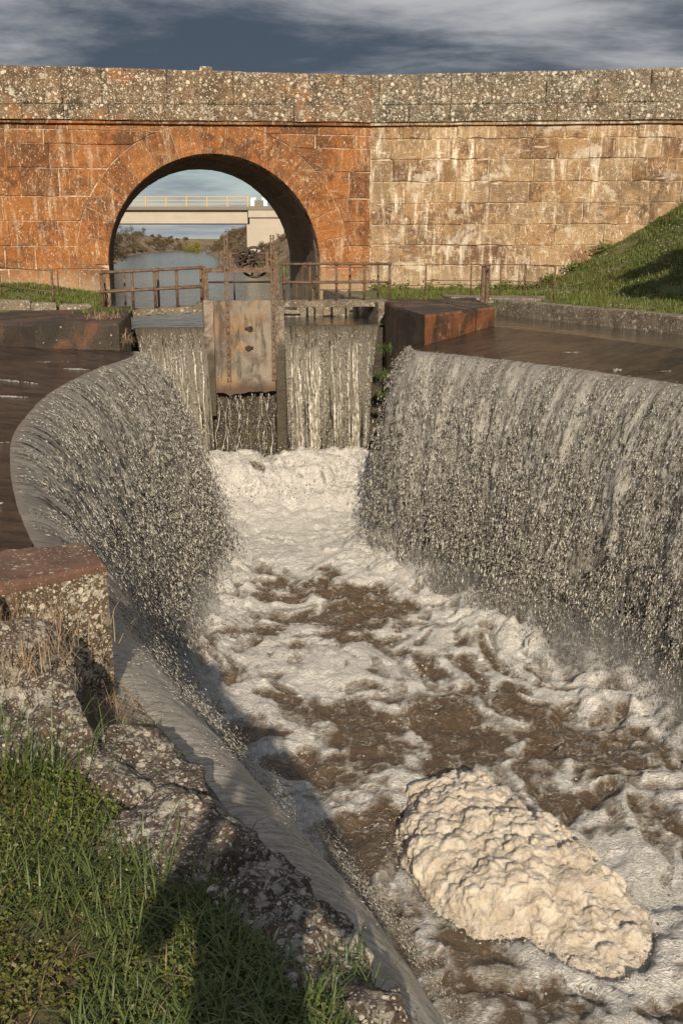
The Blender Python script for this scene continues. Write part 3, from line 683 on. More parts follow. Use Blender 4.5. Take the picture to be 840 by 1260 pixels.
def foam_mound():
    r = np.random.default_rng(88)
    def top(x, y):
        wob = (fbm(x * 2.2, y * 2.2, o=4, seed=90) - .5) * .34
        d = dist_line(x, y, MOUND + MOUND[:1]); d = np.where(inside(x, y, MOUND), d, -d) + wob * .75
        tail = np.clip((np.hypot(x - 2.75, y - 7.45)) / 1.9, .10, 1)
        base = np.sqrt(np.clip(1 - (1 - np.clip(d, 0, .6) / .6) ** 2, 0, 1)) * .30 * tail
        spine = np.exp(-(d - .75) ** 2 / .16) * .07 + (fbm(x * 1.7, y * 1.7, o=3, seed=92) - .5) * .24 * np.clip(d * 2, 0, 1)
        return d, ZC - .02 + base + spine + np.minimum(0, d) * .9, tail
    st = .022; xs = np.arange(.3, 3.4, st); ys = np.arange(6.8, 11.5, st); X, Y = np.meshgrid(xs, ys, indexing='ij')
    d, Z, _ = top(X, Y); Z = Z + .05 * (fbm(X * 9, Y * 9, o=4, seed=93) - .5)
    F = grid_faces(len(xs), len(ys)); F = F[(d > -.12).ravel()[F].all(1)]; used = np.unique(F); idx = np.zeros(X.size, int); idx[used] = np.arange(len(used))
    topv = np.stack([X, Y, Z], 2).reshape(-1, 3)[used]; botv = topv.copy(); botv[:, 2] = ZC - .22; ft = np.concatenate([idx[F][:, [0, 1, 2]], idx[F][:, [0, 2, 3]]]); m_ = len(used)
    ed = np.concatenate([ft[:, [0, 1]], ft[:, [1, 2]], ft[:, [2, 0]]]); key = {(int(a_), int(b_)) for a_, b_ in ed}; rim = np.array([e for e in key if (e[1], e[0]) not in key])
    side = np.concatenate([np.stack([rim[:, 1], rim[:, 0], rim[:, 0] + m_], 1), np.stack([rim[:, 1], rim[:, 0] + m_, rim[:, 1] + m_], 1)])
    parts = [(np.concatenate([topv, botv]), None)]; tri = [np.concatenate([ft, ft[:, ::-1] + m_, side])]; off = 2 * m_
    # round lobes of froth, big ones first, smaller ones riding on them
    big = []
    for n, r0, r1, lev, sink in ((170, .09, .21, 3, .52), (900, .035, .075, 2, .45), (1100, .016, .030, 1, .25)):
        px, py = r.uniform(.3, 3.4, n * 9), r.uniform(6.8, 11.5, n * 9); dd, zz, tl = top(px, py)
        ok = np.where((dd > (.06 if lev == 3 else -.10 if lev == 2 else -.22)) & (r.random(n * 9) < np.clip(1 + dd * 3.5, .05, 1)))[0][:n]
        px, py, zz, dd, tl = px[ok], py[ok], zz[ok], dd[ok], tl[ok]; rad = (r0 + (r1 - r0) * r.random(len(ok)) ** 1.6) * np.clip(.55 + dd * 1.6, .4, 1) * (.5 + .5 * tl)
        cz = zz - rad * sink
        if lev < 3:                                   # sit on the big lobes
            for (bx, by, bz, br) in big:
                h2 = br * br - (px - bx) ** 2 - (py - by) ** 2; on = h2 > 0
                cz = np.where(on, np.maximum(cz, bz + np.sqrt(np.maximum(h2, 0)) - rad * sink), cz)
        if lev == 3: big = list(zip(px, py, cz, rad))
        v0_, f0 = ico(lev); N = len(px)
        V = v0_[None] * (rad[:, None] * r.uniform(.85, 1.2, (N, 3)))[:, None] + np.stack([px, py, cz], 1)[:, None]
        V = V.reshape(-1, 3); nr = np.tile(v0_, (N, 1)); R_ = np.repeat(rad, len(v0_))
        q = (fbm(V[:, 0] * 16, V[:, 1] * 16, V[:, 2] * 16, o=3, seed=5) - .5) * 2
        V = V + nr * (q * R_ * .42)[:, None]
        parts.append((V, None)); tri.append((f0[None] + (np.arange(N) * len(v0_))[:, None, None]).reshape(-1, 3) + off); off += len(V)
    o = obj('foam_heap', np.concatenate([q[0] for q in parts]), np.concatenate(tri), M_FOAM, smooth=True, label='big cream heap of stiff bubbly foam floating on the brown water', cat='foam heap')
    md = o.modifiers.new('fuse', 'REMESH'); md.mode = 'VOXEL'; md.voxel_size = .0115; md.use_smooth_shade = True
    md = o.modifiers.new('soften', 'SMOOTH'); md.factor = .5; md.iterations = 4
    dg = bpy.context.evaluated_depsgraph_get(); me = bpy.data.meshes.new_from_object(o.evaluated_get(dg)); o.modifiers.clear()
    co = np.empty(len(me.vertices) * 3, np.float32); no = np.empty(len(me.vertices) * 3, np.float32); me.vertices.foreach_get('co', co); me.vertices.foreach_get('normal', no); co = co.reshape(-1, 3); no = no.reshape(-1, 3)
    q = (fbm(co[:, 0] * 45, co[:, 1] * 45, co[:, 2] * 45, o=3, seed=6) - .5) * .022 + (fbm(co[:, 0] * 15, co[:, 1] * 15, co[:, 2] * 15, o=3, seed=8) - .5) * .03
    co = co + no * q[:, None]; me.vertices.foreach_set('co', co.ravel()); me.polygons.foreach_set('use_smooth', np.ones(len(me.polygons), bool)); me.update()
    if not me.materials: me.materials.append(M_FOAM)
    o.data = me
foam_mound()
def foam_clots():
    r = np.random.default_rng(61); n = 1500
    P = np.array(MOUND + MOUND[:1]); i = r.integers(0, len(P) - 1, n); f_ = r.random(n)[:, None]; b = P[i] * (1 - f_) + P[i + 1] * f_
    c = np.concatenate([b + r.normal(0, .08, (n, 2)), np.stack([r.uniform(-1.5, 4.2, n), r.uniform(6.5, 18, n)], 1)[:900]])
    rad = np.concatenate([.003 + .010 * r.random(n) ** 3, .004 + .015 * r.random(900) ** 3]); z = ZC + np.concatenate([.03 + .05 * r.random(n), .05 + .05 * r.random(900)])
    v0_, f0 = ico(1); N = len(c); V = v0_[None] * (rad[:, None] * r.uniform(.7, 1.3, (N, 3)))[:, None] * np.array([1, 1, .6]) + np.concatenate([c, z[:, None]], 1)[:, None]
    F = (f0[None] + (np.arange(N) * len(v0_))[:, None, None]).reshape(-1, 3)
    obj('foam_clots', V.reshape(-1, 3), F, M_FOAM, smooth=True, kind='stuff', label='small clots of foam drifting around the foam heap')
foam_clots()

# ------------------------------------------------------------------ terrain
def land(name, X, Y, Z, mat, cut=-1.15):
    F = grid_faces(*X.shape); F = F[(Z.ravel()[F] > cut).any(1)]; used = np.unique(F); idx = np.zeros(X.size, int); idx[used] = np.arange(len(used))
    return obj(name, np.stack([X, Y, Z], 2).reshape(-1, 3)[used], idx[F], mat, smooth=True, kind='structure')
ZU = .05                                      # upstream water
def ucen(v): return np.where(v > 120, ((np.maximum(v, 120) - 120) / 100) ** 2 * 3., 0)
def far_land():
    us = np.r_[np.linspace(-900, -80, 26), np.linspace(-76, -20, 36), np.linspace(-19, 24, 110), np.linspace(25.5, 80, 36), np.linspace(90, 900, 26)]
    vs = np.r_[np.linspace(14.5, 120, 130), np.linspace(123, 420, 90), np.linspace(440, 3600, 60)]
    U, V = np.meshgrid(us, vs, indexing='ij')
    c = ucen(V); wl = 4.9 + .7 * (fbm(V * .15, V * 0, o=3, seed=3) - .5) * 3; wr = 5.3 + 5 * np.clip((V - 60) / 80, 0, 1) + 2 * (fbm(V * .15, V * 0 + 9, o=3, seed=4) - .5)
    d = np.maximum(-(U - c) - wl, (U - c) - wr)
    hl = 4.1 + 1.6 * (fbm(U * .03, V * .03, o=4, seed=5) - .5) * 2
    rise = np.clip(d / 9., 0, 1); rise = rise * rise * (3 - 2 * rise)
    Z = -.6 + .75 * np.clip((d + .6) / .9, 0, 1) + hl * rise + .5 * (fbm(U * .35, V * .35, o=4, seed=6) - .5) * np.clip(d / 3, 0, 1)
    Z += np.where(d > 30, 1, 0) * 3.0 * (fbm(U * .006, V * .006, o=4, seed=16) - .4) * np.clip((d - 30) / 200, 0, 1)
    Z = np.where(V > 700, np.maximum(Z, 3.0 + 5 * fbm(U * .004, V * .002, o=4, seed=26)), Z)
    X = G0[0] + U * RV[0] + V * AV[0]; Y = G0[1] + U * RV[1] + V * AV[1]
    obj('far_banks', np.stack([X, Y, Z], 2).reshape(-1, 3), grid_faces(len(us), len(vs)), M_BANK, smooth=True, kind='structure')
    def gz(u, v):
        i = np.argmin(abs(us - u)); j = np.argmin(abs(vs - v)); return float(Z[i, j])
    return gz
bank_z = far_land()
obj('canal_water', [LW(u, v, ZU) for u, v in [(-3.0, .06), (3.55, .06), (3.7, 3.), (3.48, 9), (3.48, 17), (9, 19), (22, 60), (60, 300), (420, 900), (-60, 900), (-20, 300), (-12, 60), (-9, 19), (-3.48, 17), (-3.48, 9), (-3.7, 3.)]],
    [tuple(range(16))], M_CANAL, kind='structure')
# left bank and towpath
LEDGE_L_POLY = [(-4.3, 20.06), (-4.9, 25.4), (-8.6, 24.2), (-9.9, 21.5), (-10.2, 17.5), (-9.6, 14.5), (-8.8, 11.5), (-7.6, 8.8), (-5.9, 6.9), (-3.9, 5.6), (-2.3, 4.7), (-1.2, 4.1), (6, 3), (6, 20)]
def left_bank():
    xs = np.r_[np.linspace(-60, -16, 20), np.linspace(-15.5, -3, 100)]; ys = np.r_[np.linspace(-40, 3, 24), np.linspace(3.3, 41, 180)]
    X, Y = np.meshgrid(xs, ys, indexing='ij')
    u = (X - G0[0]) * RV[0] + (Y - G0[1]) * RV[1]; v = (X - G0[0]) * AV[0] + (Y - G0[1]) * AV[1]
    d = np.where(inside(X, Y, LEDGE_L_POLY), -1, 1) * dist_line(X, Y, LEDGE_L_POLY + LEDGE_L_POLY[:1])
    d = np.where(Y > 19.3, np.minimum(d, -(u + 3.9)), d) ; 
    Z = -1.2 + 1.66 * np.clip((d + .12) / .25, 0, 1) + .10 * (fbm(X * 1.1, Y * 1.1, o=4, seed=9) - .5)
    Z += .30 * np.clip((v - 5) / 3, 0, 1) * np.clip(-(u + 3.9) / 2, 0, 1)
    Z = np.where(((Y < 6) & (X > -5)) | (Z < -1.1), -1.5, Z)
    land('left_bank', X, Y, Z, M_TURF)
left_bank()
HILL_FOOT = [(6.0, 36.), (6.9, 30.), (8.1, 24.5), (10.2, 18.), (12.5, 11), (12.8, 4), (12.5, -40)]
POOL_OUT = [(3.0, 28.6), (4.32, 27.6), (5.47, 25.0), (7.1, 21.5), (8.9, 17.8), (10.8, 14.), (11.5, 9.), (10.9, 4), (10.5, -3), (10.5, -40)]
def hill_z(X, Y):
    foot = np.interp(-Y, [-p[1] for p in HILL_FOOT], [p[0] for p in HILL_FOOT])
    t = np.maximum(0, X - foot); r = .62 * (np.sqrt(t * t + .5) - .707) * 1.02
    return .52 + np.minimum(r, 5.5) + .16 * (fbm(X * .9, Y * .9, o=4, seed=19) - .5)
def right_bank():
    xs = np.r_[np.linspace(.2, 14, 110), np.linspace(14.5, 60, 26)]; ys = np.r_[np.linspace(-40, 6, 24), np.linspace(6.3, 36.4, 180)]
    X, Y = np.meshgrid(xs, ys, indexing='ij')
    edge = np.interp(-Y, [-28.6] + [-p[1] for p in POOL_OUT[1:]], [3.0] + [p[0] for p in POOL_OUT[1:]])
    u = (X - G0[0]) * RV[0] + (Y - G0[1]) * RV[1]
    d = np.where(Y < 28.9, X - edge - .12, u - 3.6)
    Z = -1.2 + (hill_z(X, Y) + 1.2) * np.clip((d + .05) / .2, 0, 1); Z = np.where(d < -.04, -1.3, Z)
    land('right_bank', X, Y, Z, M_TURF)
right_bank()

# ------------------------------------------------------------------ the stone bridge
VB = 9.5; AR = 3.48; AZ = 1.38; AU = -.03; UK = 5.17; UL = -15.
def zc(u): return 5.745 + .0118 * (u + .0)            # under the cornice
def zb(u): return 6.33 + .0195 * u                      # top of the band course
def zt(u): return 7.345 + .0026 * u + .0               # top of the parapet
def fr_bridge(u, n, z): return (*LW(u, VB - n), z)
bridge = thing('stone_bridge', 'rust red stone arch bridge spanning the canal behind the sluice gate', 'bridge', (*LW(0, VB), 0))
def arch_lim(z, ring):
    r = AR + ring
    if z <= AZ: return AR
    q = r * r - (z - AZ) ** 2
    return sqrt(q) if q > 0 else 0.
def core():
    us = sorted(set([UL, UK, AU - AR, AU + AR] + list(np.linspace(UL, AU - AR, 6)) + list(AU + AR * np.cos(np.linspace(pi, 0, 41))) + list(np.linspace(AU + AR, UK, 4))))
    v = []; f = []
    for u in us:
        q = AR * AR - (u - AU) ** 2
        for low in ((-1.0,) if q < -1e-6 else ((-1., AZ + sqrt(max(0, q))) if q < 1e-6 else (AZ + sqrt(q),))):
            v.append((u, low))
    prof = v; n = len(prof); V = []
    for (u, lo) in prof: V += [fr_bridge(u, -.012, lo), fr_bridge(u, -.012, zc(u) + 1.55 if False else zb(u)), fr_bridge(u, -7.0, lo), fr_bridge(u, -7.0, zb(u))]
    for i in range(n - 1):
        a, b = 4 * i, 4 * i + 4
        if abs(prof[i][0] - prof[i + 1][0]) > 1e-6: f += [(a, b, b + 1, a + 1), (a + 2, a + 3, b + 3, b + 2), (a + 1, b + 1, b + 3, a + 3)]
        f.append((a, a + 2, b + 2, b))
    obj('mortar_core', V, f, M_MORTAR, bridge)
core()
def courses(parent, frame, zs, u0, u1, mat, wmin, wmax, lim_l=None, lim_r=None, ztop=None, name='stone', rough=.0):
    for i in range(len(zs) - 1):
        za, zb_ = zs[i], zs[i + 1]
        a = u0; off = True
        top = (lambda u: zb_) if (ztop is None or i < len(zs) - 2) else ztop
        zz = np.linspace(za, zb_, 5)
        left = [(lim_l(z), z) for z in zz] if lim_l else [(u0, za), (u0, zb_)]
        right = [(lim_r(z), z) for z in zz] if lim_r else [(u1, za), (u1, zb_)]
        L0 = max(p[0] for p in left); R0 = min(p[0] for p in right)
        cuts = []; x = L0 + random.uniform(.35, 1.) * wmax * .8
        while x < R0 - wmin * .55: cuts.append(x); x += random.uniform(wmin, wmax)
        g = .007
        seq = [left] + [[(c, za), (c, zb_)] for c in cuts] + [right]
        for k in range(len(seq) - 1):
            A, B = seq[k], seq[k + 1]
            poly = [(p[0] + g, p[1]) for p in reversed(A)] + [(p[0] - g, p[1]) for p in B]
            poly = [(u, (top(u) if abs(z - zb_) < 1e-6 else z)) for u, z in poly]
            poly = [(u, z + (g if abs(z - za) < 1e-6 else (-g if z > zb_ - 1e-6 else 0))) for u, z in poly]
            wd = max(p[0] for p in poly) - min(p[0] for p in poly)
            if wd < .12: continue
            V, F = prism(poly, frame, .22, random.uniform(.0, .034) + (random.choice((0, 0, 0, .03)) * rough), random.uniform(.014, .032), .3, .012 + .02 * rough)
            obj(name, V, F, mat, parent)
ZL = [-.25, .53, 1.25, 1.97, 2.75, 3.5, 4.36, 5.08, 5.50, 5.72]
ringw = 1.0
courses(bridge, fr_bridge, ZL, -13.2, None, M_ORANGE, .85, 1.5, lim_r=lambda z: AU - arch_lim(min(z, 5.72), ringw) , ztop=lambda u: zc(u) - .01)
courses(bridge, fr_bridge, ZL, None, UK, M_ORANGE, .85, 1.4, lim_l=lambda z: AU + arch_lim(min(z, 5.72), ringw), ztop=lambda u: zc(u) - .01)
NVS = 15
for k in range(NVS):
    t0, t1 = pi * k / NVS, pi * (k + 1) / NVS; g = .006 / AR
    ro = []
    for t in np.linspace(t0 + g, t1 - g, 4):
        ro.append(min(AR + ringw - .01, (zc(AU + 4 * cos(t)) - .012 - AZ) / max(.05, sin(t))))
    inner = [(AU + AR * cos(t), AZ + AR * sin(t)) for t in np.linspace(t0 + g, t1 - g, 4)]
    outer = [(AU + r * cos(t), AZ + r * sin(t)) for r, t in zip(ro, np.linspace(t0 + g, t1 - g, 4))]
    V, F = prism(inner[::-1] + outer, fr_bridge, .6, random.uniform(.008, .03), .014, .5, .005)
    obj('voussoir', V, F, M_ORANGE, bridge)
# stones lining the vault
HJ = AZ + .3; ARC = pi * AR
def fr_vault(s, n, d):
    if s < HJ: x, z, nx, nz = AR, -.3 + s, -1, 0
    elif s > HJ + ARC: x, z, nx, nz = -AR, AZ - (s - HJ - ARC), 1, 0
    else:
        t = (s - HJ) / AR; x, z, nx, nz = AR * cos(t), AZ + AR * sin(t), -cos(t), -sin(t)
    return (*LW(AU + x + nx * n, VB + d), z + nz * n)
for (s0, s1) in [(0, HJ / 2), (HJ / 2, HJ)] + [(HJ + ARC * i / 13, HJ + ARC * (i + 1) / 13) for i in range(13)] + [(HJ + ARC, HJ + ARC + HJ / 2), (HJ + ARC + HJ / 2, ARC + 2 * HJ)]:
    d = .62 + random.uniform(0, .5)
    ds = [.62]
    while d < 6.4: ds.append(d + .5); d += random.uniform(1., 1.6)
    ds.append(6.98)
    for a, b in zip(ds[:-1], ds[1:]):
        if b - a < .15: continue
        V, F = prism([(s0 + .007, a + .007), (s0 + .007, b - .007), (s1 - .007, b - .007), (s1 - .007, a + .007)], fr_vault, .15, random.uniform(.004, .02), .012, .35, .004)
        obj('vault_stone', V, F, M_BARREL, bridge)
def band(parent, frame, u0, u1, fb, ft, proud, depth, name, mat, w0, w1, bev=.02, jit=.008):
    x = u0 + random.uniform(.2, 1) * w0
    cuts = [u0]
    while x < u1 - w0 * .5: cuts.append(x); x += random.uniform(w0, w1)
    cuts.append(u1)
    for a, b in zip(cuts[:-1], cuts[1:]):
        dz = random.uniform(-.006, .006)
        V, F = prism([(a + .006, fb(a)), (b - .006, fb(b)), (b - .006, ft(b) + dz), (a + .006, ft(a) + dz)], frame, depth, proud + random.uniform(-.008, .01), bev, .4, jit)
        obj(name, V, F, mat, parent)
band(bridge, fr_bridge, -13.2, UK, lambda u: zc(u) - .004, lambda u: zc(u) + .075, .13, .2, 'cornice_stone', M_ORANGE, 1.6, 2.6, .012, .004)
band(bridge, fr_bridge, -13.2, UK, lambda u: zc(u) + .09, lambda u: zb(u), .20, .6, 'band_stone', M_PARAPET, 1.2, 2.2, .03, .010)
band(bridge, fr_bridge, -13.2, UK, lambda u: zb(u) + .006, lambda u: zt(u), .07, .42, 'parapet_stone', M_PARAPET, 1.1, 2.1, .03, .012)
V, F = prism([(-.38, zt(0) + .004), (.02, zt(0) + .004), (.0, zt(0) + .12), (-.34, zt(0) + .13)], fr_bridge, .3, .05, .03, .3, .01)
obj('cap_stone', V, F, M_PARAPET2, bridge)
# wing wall, turned a little towards the camera
K0 = np.array(LW(UK, VB)); K1 = np.array([10.9, 35.1]); WD = (K1 - K0) / np.linalg.norm(K1 - K0); WN = np.array([WD[1], -WD[0]])
def fr_wing(u, n, z): p = K0 + WD * u + WN * n; return (p[0], p[1], z)
wing = thing('wing_wall', 'tan stone wing wall with pale lime streaks right of the arch, above the grass slope', 'retaining wall', (*K0, 0))
WL = 19.; c0, b0, t0_ = zc(UK), zb(UK), zt(UK)
v = [fr_wing(u, n, z) for u, n, z in [(0, -.012, -1), (WL, -.012, -1), (WL, -.012, b0), (0, -.012, b0), (0, -1., -1), (WL, -1., -1), (WL, -1., b0), (0, -1., b0)]]
obj('mortar_core', v, [(0, 1, 2, 3), (5, 4, 7, 6), (3, 2, 6, 7), (1, 5, 6, 2), (4, 0, 3, 7)], M_MORTAR, wing)
ZW = [-.2, .67, 1.33, 2.0, 2.67, 3.36, 4.03, 4.75, 5.39, c0 - .01]
courses(wing, fr_wing, ZW, .02, 17.5, M_TAN, .75, 1.55, rough=.55)
band(wing, fr_wing, -.02, 17.5, lambda u: c0 - .004, lambda u: c0 + .075, .13, .2, 'cornice_stone', M_TAN, 1.6, 2.6, .012, .004)
band(wing, fr_wing, -.03, 17.5, lambda u: c0 + .09, lambda u: b0, .20, .6, 'band_stone', M_PARAPET2, 1.3, 2.4, .03, .010)
band(wing, fr_wing, -.01, 17.5, lambda u: b0 + .006, lambda u: t0_ + .011 * u, .07, .42, 'parapet_stone', M_PARAPET2, .9, 1.9, .03, .012)

# ------------------------------------------------------------------ plants: ribbons, tufts, crowns
def blades(P, length, width, lean, mat=None, seed=1, curl=1.0):
    """bent ribbons rooted at P (n,3); returns verts, faces"""
    r = np.random.default_rng(seed); n = len(P); az = r.uniform(0, 2 * pi, n)
    if isinstance(lean, tuple): lean_v = r.uniform(lean[0], lean[1], n)
    else: lean_v = np.full(n, lean)
    L_ = length * r.uniform(.5, 1.25, n); Wd = width * r.uniform(.6, 1.3, n)
    hx, hy = np.cos(az), np.sin(az); sx_, sy_ = -hy, hx
    V = np.empty((n, 7, 3)); ts = (0, .4, .75, 1.)
    for i, t in enumerate(ts):
        ang = lean_v * (.55 + curl * t * 1.0)
        hor = L_ * t * np.sin(np.minimum(ang, 2.2)); ver = L_ * t * np.cos(np.minimum(ang, 2.2))
        c = P + np.stack([hx * hor, hy * hor, ver], 1)
        if i < 3:
            w_ = (Wd * (1, .85, .5)[i])[:, None] * np.stack([sx_, sy_, np.zeros(n)], 1) * .5
            V[:, 2 * i] = c - w_; V[:, 2 * i + 1] = c + w_
        else: V[:, 6] = c
    F = np.array([(0, 1, 3), (0, 3, 2), (2, 3, 5), (2, 5, 4), (4, 5, 6)])
    F = (F[None] + (np.arange(n) * 7)[:, None, None]).reshape(-1, 3)
    return V.reshape(-1, 3), F
def leaves(C, size, seed=1, flat_=.5, ratio=.6):
    """small leaf quads with a fold, anywhere"""
    r = np.random.default_rng(seed); n = len(C); d = r.normal(0, 1, (n, 3)); d[:, 2] *= flat_; d /= np.linalg.norm(d, axis=1)[:, None]
    a = np.cross(d, r.normal(0, 1, (n, 3))); a /= np.linalg.norm(a, axis=1)[:, None]; s = (size * r.uniform(.5, 1.4, n))[:, None]
    V = np.stack([C - d * s, C + a * s * ratio, C + d * s, C - a * s * ratio], 1)
    F = (np.arange(n) * 4)[:, None] + np.array([0, 1, 2, 3])[None]
    return V.reshape(-1, 3), F
def join(parts):
    vs, fs, k = [], [], 0
    for v_, f_ in parts: vs.append(v_); fs.append(f_ + k); k += len(v_)
    return np.concatenate(vs), np.concatenate(fs)
def tuft(name, label, P, n, rad, length, width, mat, lean=(.1, .9), seed=1, cat='grass tuft', group=None):
    r = np.random.default_rng(seed); q = r.normal(0, 1, (n, 2)) * rad * .5
    base = np.stack([P[0] + q[:, 0], P[1] + q[:, 1], np.full(n, P[2])], 1)
    v_, f_ = blades(base, length, width, lean, seed=seed + 1)
    # lean outwards from the middle
    return obj(name, v_, f_, mat, label=label, cat=cat, group=group)
def crown_pts(n, centers, rads, seed):
    r = np.random.default_rng(seed); k = r.integers(0, len(centers), n); d = r.normal(0, 1, (n, 3)); d /= np.linalg.norm(d, axis=1)[:, None]
    rr = np.array(rads)[k][:, None] * (r.random(n)[:, None] ** .45)
    return np.array(centers)[k] + d * rr * np.array([1, 1, .85])
def branchy(m, p, d, L_, r0, depth, rnd, spread=.6, tips=None):
    p = np.array(p, float); d = np.array(d, float); pts = [p]; q = p
    for i in range(3):
        d = d + np.array([rnd.uniform(-.15, .15) for _ in range(3)]); d /= np.linalg.norm(d); q = q + d * L_ / 3; pts.append(q)
    m.tube(pts, [r0, r0 * .85, r0 * .72, r0 * .55], 5 if depth > 1 else 3, False)
    if tips is not None and depth <= 1: tips.append(q)
    if depth > 0:
        for _ in range(3 if depth > 1 else 4):
            dd = d + np.array([rnd.uniform(-spread, spread) for _ in range(3)]); dd[2] += .15; dd /= np.linalg.norm(dd)
            branchy(m, pts[rnd.randint(1, 3)], dd, L_ * rnd.uniform(.55, .8), r0 * .5, depth - 1, rnd, spread, tips)

# ------------------------------------------------------------------ the far bank: bridge, scrub, trees
fb = thing('concrete_bridge', 'pale concrete road bridge with yellow railing far beyond the stone arch', 'bridge', (-15, 100, 0))
MB().box((-21.5, 100.4, 4.58), (25.4, 1.0, 1.2)).build('girder', M_CONC, fb)
MB().box((-21.5, 104.6, 4.58), (25.4, 1.0, 1.2)).build('girder', M_CONC, fb)
fdeck = MB().box((-18., 102.5, 5.34), (34, 6.0, .3)).build('deck', M_CONCD, fb)
MB().box((-7.0, 102.4, 2.1), (3.2, 5.2, 6.1)).box((-8.75, 102.4, 1.4), (.28, 5.0, 5.0)).build('abutment', M_CONC, fb)
MB().box((-6.9, 99.7, 5.0), (3.6, .22, .95)).build('abutment_panel', M_CONC, fb)
for i in range(15):
    x = -8.7 - i * 1.9
    MB().box((x, 99.65, 5.95), (.12, .12, .95)).build('railing_post', M_YELLOW, fdeck)
for z in (5.72, 6.05, 6.38):
    MB().box((-22., 99.65, z), (26.9, .07, .07)).build('rail', M_YELLOW, fdeck)
for dx in (0, 1.2):
    MB().box((-8.3 + dx, 100.0, 5.85), (.34, .3, .6)).box((-8.3 + dx + .1 * (1 if dx == 0 else -1), 100.0, 6.22), (.45, .26, .16)).build('end_post', M_WHITE, fb)
m = MB(); m.tube([(-7.7, 99.85, 5.6), (-7.7, 100.5, 5.6)], .50, 14); m.build('rounded_coping', M_CONCD, fb)

def shrub_mesh(name, seed, nleaf, w_, h_, leaf, mat, nb=5, flat_=1.):
    rnd = random.Random(seed); tips = []; m = MB()
    for i in range(nb):
        a = rnd.uniform(0, 6.28); branchy(m, (0, 0, -.1), (cos(a) * .6, sin(a) * .6, 1), h_ * .62, .035 * h_ ** .5, 2, rnd, .7, tips)
    cs = [np.array([rnd.gauss(0, .33) * w_, rnd.gauss(0, .33) * w_, h_ * rnd.uniform(.22, .8)]) for _ in range(11)] + [t for t in tips[::5]]
    v_, f_ = leaves(crown_pts(nleaf, cs, [rnd.uniform(.16, .34) * w_ for _ in cs], seed), leaf, seed, flat_, .35)
    return m, v_, f_
def shrub(name, label, cat, x, y, z, seed, nleaf, w_, h_, leaf, mat, group=None, part='crown'):
    t = thing(name, label, cat, (x, y, z), group); m, v_, f_ = shrub_mesh(name, seed, nleaf, w_, h_, leaf, mat)
    ms = mesh('trunk', m.v, m.f); ms.materials.append(M_BARK); o = bpy.data.objects.new('trunk', ms); COL.objects.link(o); o.parent = t
    ms = mesh(part, v_, f_); ms.materials.append(mat); o = bpy.data.objects.new(part, ms); COL.objects.link(o); o.parent = t
    return t
def uvw(u, v): x, y = LW(u, v); return x, y, bank_z(u, v)
# dark bushes close to the left foot of the arch
for i, (u, v, w_, h_) in enumerate([(-6.2, 48, 2.3, 3.3), (-6.4, 60, 2.7, 3.8), (-6.0, 72, 2.6, 3.2), (-8.8, 54, 2.9, 3.4)]):
    x, y, z = uvw(u, v); shrub('bank_bush', 'dark bare bush on the left canal bank seen through the left of the arch', 'bush', x, y, z - .2, 30 + i, 5200, w_, h_, .085, M_SCRUBD, 'dark bushes on the left canal bank')
x, y, z = uvw(-3.2, 240); shrub('bare_tree', 'small grey leafless tree alone on the skyline of the left canal bank', 'tree', x, y, z - .1, 51, 1700, 3.2, 6.4, .15, M_SCRUB)
x, y, z = uvw(14.5, 300); shrub('yellow_bush', 'yellow green bush on the skyline where the canal bank ends', 'bush', x, y, z - .2, 52, 3200, 5.0, 3.4, .2, M_SCRUBY)
x, y, z = uvw(9.6, 42); shrub('bare_bush', 'grey leafless bush in front of the concrete bridge abutment', 'bush', x, y, z - .1, 54, 900, 3.0, 4.4, .06, M_SCRUB)
def scrub_mass():
    r = np.random.default_rng(77); parts = []
    for k in range(460):
        left = r.random() < .36; v = 35 + 400 * r.random() ** 1.25; 
        u = (-(6.0 + r.random() ** 1.4 * 13)) if left else (7.0 + 5 * np.clip((v - 60) / 80, 0, 1) + r.random() ** 1.2 * 12)
        u += float(ucen(np.array(v)))
        x, y, z = uvw(u, v); s_ = r.uniform(.5, 1.25) * (1 + v / 500) * (.62 if left else 1)
        c = [np.array([x + r.normal(0, .5) * s_, y + r.normal(0, .5) * s_, z + r.uniform(.1, .7) * s_]) for _ in range(4)]
        parts.append(leaves(crown_pts(190, c, [s_ * r.uniform(.4, .7) for _ in c], k), .06 * (1 + v / 70), k, 1., .32))
    v_, f_ = join(parts)
    obj('bank_scrub', v_, f_, M_SCRUB, kind='stuff', label='low brown scrub covering the canal banks')
scrub_mass()
r = np.random.default_rng(5); pts = []
for k in range(900):
    v = r.uniform(24, 60); pts.append((*uvw(6.0 + r.random() * 2.2, v)[:2], .1))
v_, f_ = blades(np.array(pts), .9, .05, (.05, .4), seed=8); obj('waterside_reeds', v_, f_, M_REED, kind='stuff', label='green reeds at the foot of the right canal bank')
pts = [(*LW(-5.3 - r.random() * 2.2, r.uniform(20, 75)), .15) for k in range(1100)]
v_, f_ = blades(np.array(pts), .8, .05, (.05, .5), seed=9); obj('waterside_reeds', v_, f_, M_DRY, kind='stuff', label='dry straw coloured reeds along the left canal bank')

